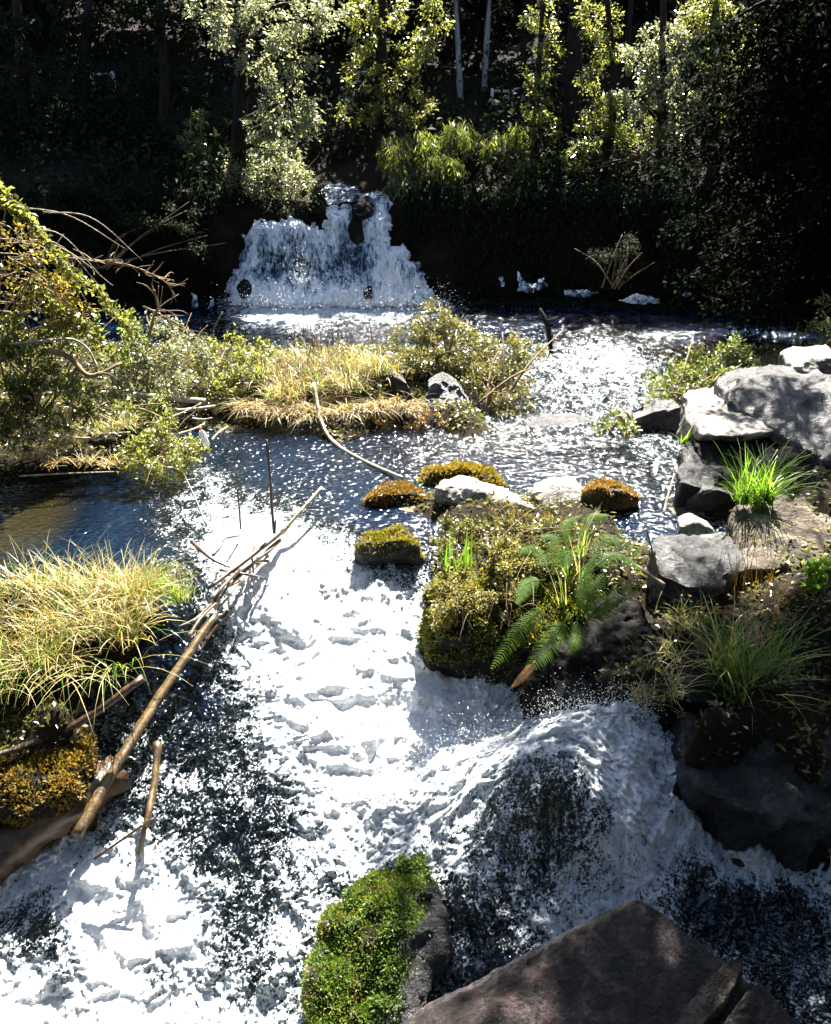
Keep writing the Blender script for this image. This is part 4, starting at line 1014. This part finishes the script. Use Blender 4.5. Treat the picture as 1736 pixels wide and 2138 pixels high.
canopy('broad leafy tree standing on the near right bank, its boughs over the brown boulder', (8.0, 6.2, .6), (7.0, 6.4, 4.5), (5.4, 6.8, 7.6),
       [((4.6, 6.9, 7.2), 1.0), ((3.8, 6.4, 7.0), .9), ((3.0, 7.0, 7.1), .8), ((2.2, 6.6, 6.9), .7), ((3.2, 5.9, 6.8), .7), ((2.0, 7.4, 7.2), .6), ((4.0, 7.6, 7.3), .9), ((5.0, 6.0, 6.8), .9), ((1.5, 6.4, 6.9), .6), ((2.6, 6.2, 7.3), .8), ((1.9, 5.8, 7.0), .6), ((2.8, 7.6, 7.4), .7)], .13, M['leaf_green'])

# ------------------------------------------------------------------ grasses
grass('large mound of straw-coloured arching grass at the left edge beside the rapids', [(40, 1330, 5.6, 55), (120, 1320, 5.65, 55), (200, 1310, 5.7, 50), (260, 1330, 5.6, 40), (60, 1250, 6.0, 55), (150, 1240, 6.05, 50), (230, 1260, 5.95, 45), (0, 1400, 5.3, 40), (100, 1390, 5.35, 40), (290, 1260, 5.95, 36)], 2600, .5, [('dry_blades', M['straw'], .55), ('rusty_blades', M['moss_rust'], .2), ('green_blades', M['grass'], .25)], .008, (.1, .9), (.5, 2.0))
grass('long blades of straw grass trailing over the dark bank at the lower left', [(60, 1420, 5.2, 40), (150, 1410, 5.25, 50), (240, 1400, 5.3, 40), (20, 1450, 5.1, 30)], 130, .75, gm(.6, .4), .006, (.6, 1.1), (.8, 1.8), az=-math.pi / 2, azs=.8)
grass('bright yellow-green grass and moss hump at the right end of the straw mound', [(340, 1230, 6.1, 32), (370, 1250, 6.0, 26), (310, 1215, 6.2, 30)], 900, .16, gm(.35, .65), .006, (.1, .9), (.2, 1.2))
grass('tangled pale grass on the island in front of the waterfall', [(620, 770, 11.3, 46), (680, 775, 11.2, 44), (740, 770, 11.3, 40), (560, 790, 11, 40), (650, 810, 10.8, 44), (720, 810, 10.8, 40), (590, 830, 10.5, 40), (790, 780, 11.1, 34)], 2600, .44, [('dry_blades', M['straw'], .5), ('rusty_blades', M['moss_rust'], .28), ('green_blades', M['grass'], .22)], .010, (.05, 1.1), (.3, 2.6))
shrub('scraggly olive weeds growing through the tangled island grass', (650, 860, 10.4), [(560, 770, 11.2, 36), (640, 740, 11.6, 34), (720, 745, 11.5, 32), (600, 830, 10.6, 34), (690, 830, 10.6, 36), (770, 820, 10.7, 34), (820, 760, 11.3, 30)], .04, D['leaf_olive'], k=2.6, name='weeds', cat='weeds', rs=.007, stems=7)
grass('thin dead stalks rising from the island grass against the pool', [(680, 745, 11.6, 90)], 60, .75, [('dry_blades', M['twig'], 1.0)], .011, (.0, .55), (.0, .7), name='dry_stems', cat='dry stems')
grass('rusty dead grass hanging over the front edge of the island', [(520, 850, 10.3, 30), (580, 860, 10.2, 36), (650, 860, 10.2, 36), (720, 860, 10.2, 30), (790, 850, 10.3, 30), (850, 850, 10.3, 26)], 1100, .38, [('dry_blades', M['moss_rust'], .6), ('pale_blades', M['straw'], .4)], .010, (.7, 1.4), (.6, 1.6), az=-math.pi / 2, azs=1.0)
grass('bright green grass tuft on the humped stone below the tan block', [(1550, 1050, 7.15, 18), (1580, 1058, 7.1, 18), (1600, 1050, 7.1, 12)], 300, .60, [('green_blades', M['grass'], 1.0)], .011, (.05, .75), (.3, 1.5))
grass('loose green grass tuft with long arching blades at the lower right', [(1530, 1420, 5.1, 30), (1570, 1440, 5.05, 30), (1500, 1390, 5.25, 28), (1550, 1480, 4.95, 22), (1610, 1400, 5.2, 26)], 330, .68, [('green_blades', M['grass'], .8), ('dry_blades', M['straw'], .2)], .010, (.05, .95), (.3, 1.6))
grass('yellowing thin grass left of the loose green tuft', [(1400, 1370, 5.3, 36), (1370, 1430, 5.1, 30), (1430, 1300, 5.6, 30), (1340, 1460, 4.95, 22), (1400, 1450, 5.0, 26)], 380, .26, gm(.75, .25), .006, (.2, 1.3), (.3, 1.6))
grass('upright green reed blades on the left tip of the mossy islet', [(935, 1200, 6.25, 12), (960, 1200, 6.25, 14), (975, 1210, 6.2, 10)], 34, .46, [('green_blades', M['grass'], 1.0)], .013, (.0, .25), (.0, .5))
grass('tall straw and green stalks among the ferns', [(1190, 1240, 6.05, 12), (1210, 1220, 6.1, 16), (1180, 1290, 5.85, 10), (1215, 1160, 6.3, 14)], 46, .5, gm(.5, .5), .016, (.0, .5), (.0, .9))
grass('dark green grass spilling off the left edge by the driftwood', [(-20, 930, 8.6, 20), (20, 940, 8.5, 24), (10, 900, 8.7, 20)], 150, .5, gm(.4, .6), .011, (.2, .9), (.5, 1.9))
grass('small sunlit straw tuft on the bank beside the zigzag driftwood', [(135, 930, 8.6, 18), (160, 925, 8.65, 18), (110, 940, 8.5, 14)], 260, .22, gm(.85, .15), .008, (.2, 1.3), (.3, 1.5))
grass('straw fringe on the left bank edge above the dark pool', [(60, 955, 8.4, 26), (110, 965, 8.3, 24), (180, 965, 8.3, 24), (230, 970, 8.3, 20)], 420, .2, [('dry_blades', M['moss_rust'], .5), ('pale_blades', M['straw'], .5)], .009, (.5, 1.4), (.4, 1.5))
grass('tiny spiky green plant in the black gap left of the tan block', [(1428, 925, 8.5, 5)], 22, .22, [('green_blades', M['fern'], 1.0)], .016, (.2, 1.5), (.1, .6), name='spiky_plant', cat='plant')
grass('dry brown stems standing in front of the flat pale rock', [(1090, 1090, 7.0, 20), (1150, 1095, 7.0, 28), (1190, 1095, 7.0, 20), (1060, 1100, 6.95, 20)], 110, .36, [('dry_blades', M['twig'], .6), ('seed_heads', M['moss_rust'], .4)], .007, (.0, .7), (.1, .9), name='dry_stems', cat='dry stems')
grass('thin dead stalks in front of the blue-grey wet rock', [(1560, 1230, 5.85, 70)], 46, .5, [('dry_blades', M['moss_rust'], 1.0)], .006, (.0, .5), (.0, .6), name='dry_stems', cat='dry stems')

# small leafy plants
shrub('creeping golden moss and leaves covering the left face of the islet', (950, 1310, 5.7), [(935, 1265, 5.85, 36), (980, 1255, 5.9, 40), (920, 1230, 6.0, 26), (960, 1215, 6.1, 34), (920, 1290, 5.7, 22), (1000, 1290, 5.8, 24)], .026, M['moss_yellow'], k=14, name='creeping_plant', cat='plant', rs=.005)
shrub('curly yellow-green cushion of leaves beside the ferns', (1060, 1300, 5.7), [(1050, 1150, 6.3, 34), (1060, 1200, 6.1, 36), (1045, 1250, 5.95, 34), (1070, 1290, 5.8, 30), (1100, 1180, 6.2, 30), (1085, 1240, 6.0, 30)], .03, M['moss_yellow'], k=14, name='creeping_plant', cat='plant', rs=.005)
shrub('tangle of brown and green creepers on top of the islet below the folded rock', (1020, 1160, 6.5), [(930, 1110, 6.75, 30), (980, 1110, 6.75, 34), (1030, 1110, 6.75, 34), (1090, 1120, 6.7, 34), (1150, 1110, 6.75, 34), (1000, 1160, 6.45, 34), (1130, 1150, 6.5, 34), (1190, 1120, 6.7, 28), (1060, 1160, 6.4, 34), (1200, 1170, 6.3, 30), (1240, 1130, 6.5, 26), (940, 1160, 6.45, 30), (1150, 1210, 6.1, 30), (1220, 1230, 6.0, 26)], .03, M['leaf_olive'], k=11, name='creeping_plant', cat='plant', rs=.005, stems=4)
shrub('rusty dead weeds drooping at the right of the island grass', (850, 860, 10.2), [(830, 850, 10.3, 26), (870, 870, 10.1, 26), (900, 880, 10, 22), (800, 870, 10.1, 22)], .04, M['moss_rust'], k=5, name='weeds', cat='weeds', rs=.006)
shrub('leafy green weeds at the water edge right of the straw mound', (385, 1210, 6.15), [(365, 1190, 6.3, 18), (395, 1200, 6.25, 14), (340, 1180, 6.35, 18)], .035, M['leaf_green'], k=5, name='weeds', cat='weeds', rs=.004)
shrub('spindly sprig with round green leaves at the right edge', (1720, 1260, 5.7), [(1715, 1190, 5.8, 16), (1730, 1220, 5.75, 14), (1700, 1230, 5.7, 10)], .075, M['grass'], k=3, W=.75, name='sprig', cat='plant', rs=.004)
shrub('sparse dead weeds on the shaded slope under the large tan boulder', (1620, 1300, 5.5), [(1600, 1250, 5.7, 50), (1680, 1270, 5.6, 50), (1660, 1330, 5.4, 50), (1450, 1270, 5.6, 40)], .035, M['moss_rust'], k=1.2, name='weeds', cat='weeds', rs=.004, stems=4)
mossy('dark rock core of the islet, moss and creepers over its top', [(915, 1335, 5.7), (884, 1240, 6.0), (960, 1180, 6.25), (1080, 1130, 6.5), (1200, 1150, 6.4), (1220, 1280, 5.85), (1150, 1350, 5.55), (1000, 1345, 5.65)], M['rock_dark'], M['moss_yellow'], 16000, .035, .4, .5, None, amp=.09, second=(M['moss_green'], 9000, None))
rock('black dripping rock face below the fern tips', [(1100, 1440, 5.15), (1180, 1330, 5.6), (1320, 1250, 5.9), (1400, 1330, 5.6), (1360, 1450, 5.1), (1230, 1470, 5.0)], M['rock_dark'], .4, .5, amp=.09, fr=3)
rock('dark stone between the thin yellowing grass and the loose green tuft', [(1405, 1450, 5.0), (1425, 1402, 5.2), (1480, 1385, 5.25), (1545, 1400, 5.2), (1540, 1455, 4.95), (1470, 1470, 4.9)], M['rock_dark'], .3, .4, amp=.06, fr=3, name='stone', cat='stone')

# ------------------------------------------------------------------ ferns
def frond(a, mid, e, pl, mat, parent, n=18, wid=.0105):
    c = catmull([a, mid, e], n * 2)
    b = Buf()
    b.add(*tube(c[::6], [.006, .004, .0015], 4, 12))
    t_ = np.gradient(c, axis=0); t_ = norm(t_)
    up = norm(np.array([0, -.35, 1.0]))
    for i_ in range(6, 2 * n):
        u_ = i_ / (2 * n)
        ln_ = pl * math.sin(math.pi * min(1, .18 + .82 * u_) ** 1.1) ** .8 * (1.02 - u_ * .25) + .006
        s = norm(np.cross(t_[i_], up))
        for sg in (-1, 1):
            d = norm(s * sg + t_[i_] * .45 + rng.normal(size=3) * .06)
            p0 = c[i_]; p1 = p0 + d * ln_ * .55; p2 = p0 + d * ln_ + np.array([0, 0, -.25 * ln_])
            w0 = t_[i_] * wid * .5
            b.add([p0 - w0, p0 + w0, p1 + w0 * 1.1, p1 - w0 * 1.1, p2 + w0 * .2, p2 - w0 * .2], [[0, 1, 2, 3], [3, 2, 4, 5]])
    part('frond', *b.get(), mat, parent)

def fern(label, fronds):
    root = thing('fern', P(*fronds[0][0]), label, 'fern')
    for a, m, e, pl, mt in fronds:
        frond(P(*a), P(*m), P(*e), pl, M[mt], root)
fern('large green fern hanging over the rapids, one frond tip browned', [
    ((1150, 1260, 5.75), (1090, 1310, 5.55), (1028, 1395, 5.2), .10, 'fern'),
    ((1190, 1280, 5.65), (1150, 1340, 5.4), (1098, 1402, 5.12), .115, 'fern'),
    ((1118, 1380, 5.18), (1095, 1408, 5.10), (1070, 1434, 5.04), .035, 'fern_brown'),
    ((1205, 1290, 5.6), (1205, 1330, 5.4), (1190, 1362, 5.25), .07, 'fern')])
fern('fern with a frond fanned out to the right of the straw stalks', [
    ((1215, 1310, 5.5), (1260, 1260, 5.6), (1338, 1213, 5.75), .13, 'fern'),
    ((1215, 1300, 5.5), (1240, 1230, 5.75), (1300, 1170, 6.0), .08, 'fern'),
    ((1210, 1290, 5.55), (1220, 1220, 5.8), (1240, 1160, 6.05), .07, 'fern')])
fern('glossy fern fronds in front of the small blue pond', [
    ((1225, 1190, 6.0), (1270, 1125, 6.3), (1345, 1165, 6.1), .09, 'fern'),
    ((1225, 1195, 6.0), (1285, 1160, 6.15), (1340, 1190, 6.0), .08, 'fern'),
    ((1215, 1150, 6.3), (1230, 1085, 6.6), (1270, 1075, 6.65), .07, 'fern'),
    ((1200, 1150, 6.3), (1180, 1100, 6.5), (1215, 1075, 6.65), .07, 'fern')])
fern('smaller fern in the middle of the islet beside the yellow-green cushion', [
    ((1150, 1200, 6.0), (1120, 1150, 6.25), (1080, 1150, 6.2), .09, 'fern'),
    ((1150, 1200, 6.0), (1160, 1130, 6.3), (1130, 1120, 6.35), .09, 'fern'),
    ((1155, 1205, 6.0), (1190, 1150, 6.2), (1180, 1190, 6.0), .08, 'fern'),
    ((1140, 1210, 5.95), (1100, 1220, 5.9), (1080, 1260, 5.7), .09, 'fern')])

# ------------------------------------------------------------------ driftwood
def stick(label, pts, rpx, mat, cat='stick', name='stick', twigs=0, seg=7, group=None, taper=.6, tl=.25):
    w_ = np.array([P(*p) if len(p) == 3 else G(p[0], p[1], p[3]) for p in pts])
    r = PXR(pts[0][1], w_[0][1], rpx)
    n = max(6, 6 * (len(w_) - 1) + 1)
    v, f = tube(w_, np.linspace(r, r * taper, 6), seg, n)
    if not twigs:
        return tag(part(name, v, f, mat), label, cat, group)
    root = thing(name, w_[0], label, cat, group)
    part('stem', v, f, mat, root)
    c = catmull(w_, 40)
    for k_ in range(twigs):
        q = c[int(4 + 35 * k_ / twigs)]
        d = norm(c[-1] - c[0]) * .6 + rng.normal(size=3) * .6
        e = q + norm(d) * tl * rng.uniform(.5, 1.2)
        part('twig', *tube([q, (q + e) / 2 + rng.normal(size=3) * tl * .1, e], [r * .5, r * .35, r * .15], 5, 7), mat, root)
    return root
Zs = lambda a, b, z: (a, b, None, z)
stick('long mossy brown pole sloping down beside the straw mound into the rapids', [Zs(448, 1285, -.25), Zs(390, 1370, -.40), Zs(310, 1490, -.60), Zs(225, 1630, -.78), Zs(160, 1745, -.92)], 9, M['polewood'], 'log', 'log', seg=10, taper=1.15)
stick('dark broken log lying under the straw grass behind the long mossy pole', [Zs(300, 1415, -.2), Zs(180, 1500, -.4), Zs(60, 1555, -.5), Zs(-40, 1585, -.5)], 9, M['wetwood'], 'log', 'log', seg=9)
stick('wet red-brown log at the left edge below the orange moss cushion', [Zs(250, 1610, -.85), Zs(130, 1690, -.9), Zs(20, 1770, -1.05), Zs(-60, 1830, -1.1)], 36, M['wetwood'], 'log', 'log', seg=12, taper=1.2)
stick('yellowish forked stick dropping from the long pole to the foam', [Zs(330, 1550, -.6), Zs(322, 1640, -.75), Zs(305, 1720, -.85), Zs(289, 1792, -1.05)], 10, M['polewood'], taper=.4)
stick('thin black stick crossing the foot of the forked stick', [Zs(198, 1794, -1.0), Zs(260, 1750, -.9), Zs(322, 1708, -.8)], 4, M['wetwood'])
stick('silver dead branch pointing up out of the log jam', [Zs(588, 1115, -.05), Zs(625, 1070, .08), Zs(672, 1018, .18)], 4.4, M['deadwood'], 'branch', 'branch', taper=.7)
dam = [('main brown stick of the log jam along the lip of the rapids', [(592, 1108, -.02), (520, 1165, -.02), (436, 1228, -.05)], 6, 'wetwood'), ('second jammed stick just below the main one', [(585, 1128, -.08), (520, 1185, -.1), (446, 1250, -.12)], 5, 'polewood'),
       ('curved dark jammed branch at the lower left of the log jam', [(500, 1190, -.05), (462, 1230, -.02), (440, 1270, -.12), (400, 1300, -.1)], 5, 'wetwood'), ('short jammed stick crossing the log jam from upper left', [(400, 1130, 0), (440, 1165, 0), (480, 1185, -.05)], 4.5, 'wetwood'),
       ('pale jammed stick nearest the white water', [(560, 1160, -.15), (500, 1215, -.2), (455, 1275, -.26)], 4, 'deadwood'), ('thin jammed twig sticking out to the right of the log jam', [(460, 1190, -.04), (520, 1200, -.1), (556, 1208, -.15)], 3, 'wetwood'),
       ('crooked jammed twig with a hooked end on the foam above the log jam', [(445, 1160, .02), (462, 1140, .05), (470, 1125, .05), (500, 1118, .06)], 3, 'wetwood'), ('bent brown stick between the straw mound and the log jam', [(395, 1330, -.1), (420, 1290, -.05), (460, 1250, -.1), (480, 1215, -.05)], 4, 'polewood'),
       ('dark twig pointing down over the long pole', [(458, 1245, -.15), (410, 1290, -.2), (370, 1310, -.2)], 3, 'wetwood'), ('flat wet stick running beside the long pole on the water side', [(475, 1275, -.35), (430, 1340, -.5), (395, 1400, -.62)], 5, 'wetwood')]
for lb, pts, r_, mt in dam:
    stick(lb, [Zs(*p) for p in pts], r_, M[mt], 'stick', 'stick', group='sticks jammed at the lip of the rapids')
for k_ in range(12):
    u_ = rng.random(); ax, ay = 580 - 170 * u_ + rng.normal() * 14, 1120 + 190 * u_ + rng.normal() * 14
    an = rng.normal() * .7 + 2.5; l_ = rng.uniform(45, 90); z_ = WZ(G(ax, ay, -.2)[None, :2])[0] + rng.uniform(.03, .10)
    b_ = (ax + l_ * math.cos(an), ay + l_ * math.sin(an))
    stick('thin dark twig tangled among the thicker sticks of the log jam', [Zs(ax, ay, z_), Zs((ax + b_[0]) / 2 + rng.normal() * 6, (ay + b_[1]) / 2 + rng.normal() * 6, z_ + .02), Zs(b_[0], b_[1], z_ - .05)], rng.uniform(1.6, 2.8), M['wetwood'], 'twig', 'twig', group='thin twigs tangled in the log jam')
stick('tall thin brown stick standing upright in the stream above the log jam', [(572, 1114, 7.05), (565, 1010, 7.07), (557, 918, 7.1)], 3.2, M['wetwood'], taper=.8)
stick('shorter upright stick left of the tall thin one', [(503, 1105, 7.15), (500, 1060, 7.15), (496, 1020, 7.15)], 2.6, M['wetwood'], twigs=2, tl=.18)
stick('dark leaning stick in the foam below the straw-green bush', [(432, 1098, 7.2), (410, 1045, 7.5), (384, 988, 7.9)], 2.4, M['wetwood'])
stick('stub of a dark stick at the foot of the silver branch', [(574, 1112, 7.05), (576, 1085, 7.05)], 2.6, M['wetwood'])
stick('curved bare branch reaching from the island grass down to the water', [(655, 800, 10.3), (672, 880, 9.9), (700, 925, 9.5), (760, 962, 9.0), (842, 998, 8.4)], 4.2, M['deadwood'], 'branch', 'branch', taper=.8)
stick('sawn grey plank lying on the left bank below the pale-leaved shrub', [(206, 821, 9.7), (320, 828, 9.8), (430, 838, 9.9)], 7, M['deadwood'], 'log', 'log', taper=.9)
dr = [('zigzag bleached driftwood branch on the left bank', [(45, 897, 8.9), (121, 864, 9.1), (142, 897, 8.8), (172, 894, 8.8), (193, 906, 8.7), (272, 903, 8.7)], 4), ('bleached driftwood stick left of the bottle, slanting upward', [(196, 898, 8.75), (240, 890, 8.9), (286, 879, 9.0)], 3),
      ('straight driftwood stick left of the zigzag one', [(20, 915, 8.6), (90, 912, 8.6), (190, 915, 8.5)], 3), ('two-ended bleached log behind the straw-green bush', [(345, 858, 9.6), (390, 856, 9.6), (450, 848, 9.7)], 5),
      ('short bleached stick at the water under the grassy island', [(402, 874, 9.4), (425, 876, 9.4), (443, 873, 9.4)], 3), ('driftwood stick slanting up on the right of the straw-green bush', [(370, 907, 9.0), (400, 898, 9.1), (427, 885, 9.3)], 3.4),
      ('driftwood twig leaning over the sparkling water beside the bush', [(443, 920, 8.9), (455, 905, 9.0), (476, 890, 9.2)], 3), ('upright dead twig among the bramble stems', [(109, 850, 9.2), (114, 830, 9.2), (119, 808, 9.2)], 2.5),
      ('bent upright dead stick right of the upright twig', [(156, 880, 9.0), (152, 850, 9.0), (147, 822, 9.0), (120, 825, 9.0)], 2.5), ('long bare rod floating along the edge of the dark left pool', [(40, 994, 8.25), (130, 989, 8.3), (262, 984, 8.35)], 1.8),
      ('thin driftwood stick pointing at the island from the spur', [(330, 880, 9.1), (380, 862, 9.4), (420, 842, 9.7)], 2.2)]
for lb, pts, r_ in dr:
    stick(lb, pts, r_, M['deadwood'], 'driftwood', 'driftwood', group='driftwood along the left bank')
stick('forked dark dead branch lying in the low green bramble', [(100, 731, 9.0), (145, 746, 9.0), (181, 782, 8.9), (212, 779, 8.9), (250, 760, 9.0)], 6, M['twig'], 'branch', 'branch', twigs=3, tl=.4)
stick('pale bare stem arching across the low green bramble', [(20, 718, 8.9), (90, 712, 8.9), (150, 708, 8.95), (185, 730, 8.9), (205, 770, 8.8)], 3, M['deadwood'], 'branch', 'branch')
stick('dead arching branch with bristly side twigs above the bramble', [(100, 548, 9.6), (154, 540, 9.7), (211, 546, 9.8), (272, 555, 9.9), (317, 573, 9.9), (347, 590, 9.9), (365, 615, 9.9)], 3.6, M['twig'], 'branch', 'branch', twigs=34, tl=.2, taper=.35)
stick('bare forked twig standing at the right end of the bramble', [(312, 700, 10.2), (322, 660, 10.2), (330, 640, 10.2), (322, 605, 10.2)], 3, M['twig'], 'branch', 'branch', twigs=9, tl=.35)
stick('leaning bare twig spreading over the water left of the waterfall', [(300, 640, 10.4), (350, 665, 10.7), (410, 700, 11.0), (450, 715, 11.2)], 2.6, M['twig'], 'branch', 'branch', twigs=12, tl=.35)
arch = [('long leafy bramble runner arching from the left edge', [(-20, 380, 9.3), (40, 430, 9.3), (110, 520, 9.3), (170, 600, 9.4)]), ('second leafy bramble runner curving over the first', [(0, 420, 9.2), (60, 460, 9.2), (130, 545, 9.2)]),
        ('leafy bramble runner sweeping down toward the bare forked twig', [(110, 545, 9.5), (180, 585, 9.7), (230, 640, 9.9), (270, 690, 10)]), ('leafy bramble runner low over the pale-leaved shrub', [(60, 590, 9.2), (120, 640, 9.2), (190, 690, 9.3), (250, 760, 9.4)])]
for lb, pts in arch:
    w_ = [P(*p) for p in pts]
    root = thing('bramble_runner', w_[0], lb, 'bramble', 'arching bramble runners')
    part('stem', *tube(w_, [.010, .008, .003], 5, 20), M['twig'], root)
    c = catmull(w_, 60)
    pos = np.repeat(c, 4, 0) + rng.normal(size=(240, 3)) * .025
    v, f = leaves(pos, rng.normal(size=(240, 3)) + (0, -.2, .2), .075 * rng.uniform(.6, 1.3, 240), .62)
    part('leaves', v, f, M['leaf_yellow'], root)
for k_ in range(26):
    a_ = (rng.uniform(-40, 90), rng.uniform(420, 720)); dx_ = rng.uniform(90, 230); Y_ = 9.0 + rng.uniform(0, .5)
    w_ = [P(a_[0], a_[1], Y_), P(a_[0] + dx_ * .5, a_[1] + rng.uniform(-10, 40), Y_ + .2), P(a_[0] + dx_, a_[1] + rng.uniform(50, 130), Y_ + .5)]
    tag(part('bramble_cane', *tube(w_, [.008, .006, .003], 5, 14), M['deadwood']), 'thin bare cane arching through the leaves of the left bramble', 'cane', 'bare canes arching through the left bramble')
stick('spotted pale twig leaning in the shallow water left of the humped stone', [(1386, 1074, 7.15), (1395, 1035, 7.3), (1408, 990, 7.5)], 2.6, M['deadwood'], taper=.7)
stick('short broken cane poking up behind the large tan boulder', [(1690, 1040, 7.2), (1700, 1022, 7.2), (1712, 1006, 7.2)], 2.2, M['deadwood'])
stick('dry cane standing before the blue-grey wet rock', [(1376, 1200, 6.0), (1362, 1150, 6.05), (1350, 1105, 6.1)], 2.6, M['twig'], taper=.5)
stick('fallen dry cane slanting down to the blue-grey wet rock', [(1322, 1176, 6.1), (1355, 1200, 5.95), (1388, 1222, 5.85)], 3, M['twig'], taper=1.5)
stick('broken dead branch standing in the glittering pool', [(1152, 740, 12.5), (1146, 690, 12.6), (1136, 660, 12.7), (1128, 645, 12.8)], 5, M['bark'], 'branch', 'branch', twigs=2, tl=.3)

# ------------------------------------------------------------------ small man-made things
def lathe(prof, c, ax, seg=16):
    ax = norm(np.array(ax, float)); a = norm(np.cross(ax, (0, 1, .3))); b = np.cross(ax, a)
    th = np.linspace(0, 2 * np.pi, seg, endpoint=False)
    v = np.array([c + ax * h + r * (math.cos(q_) * a + math.sin(q_) * b) for h, r in prof for q_ in th])
    f = [[i_ * seg + j, i_ * seg + (j + 1) % seg, (i_ + 1) * seg + (j + 1) % seg, (i_ + 1) * seg + j] for i_ in range(len(prof) - 1) for j in range(seg)]
    return v, np.array(f)
bc = P(432, 930, 8.55)
bt = thing('bottle', bc, 'clear plastic bottle with a red cap standing in the straw by the driftwood', 'bottle')
part('body', *lathe([(0, .002), (0, .034), (.01, .038), (.06, .036), (.12, .038), (.15, .034), (.175, .016), (.19, .014), (.19, .002)], bc, (-.25, 0, 1)), M['plastic'], bt)
part('cap', *lathe([(.186, .002), (.186, .017), (.208, .017), (.209, .002)], bc, (-.25, 0, 1)), M['red'], bt)
def railing(label, a, e, posts, h):
    a, e = P(*a), P(*e)
    root = thing('railing', a - (0, 0, h), label, 'railing')
    for k_ in range(posts):
        q = a + (e - a) * k_ / (posts - 1)
        part('post', *tube([q - (0, 0, h), q + (0, 0, .06)], .04, 6, 4), M['rail'], root)
    for dz in (0, -.3):
        part('rail', *tube([a + (0, 0, dz), (a + e) / 2 + (0, 0, dz), e + (0, 0, dz)], .035, 6, 5), M['rail'], root)
railing('white wooden railing among the trunks above the waterfall', (1028, 190, 23), (1062, 192, 23.2), 2, .6)
railing('short tilted white rail right of the railing among the trunks', (1072, 188, 23), (1096, 180, 23.2), 2, .45)
railing('small white railing far off in the shaded wood at the upper left', (192, 156, 23), (236, 155, 23), 2, .4)
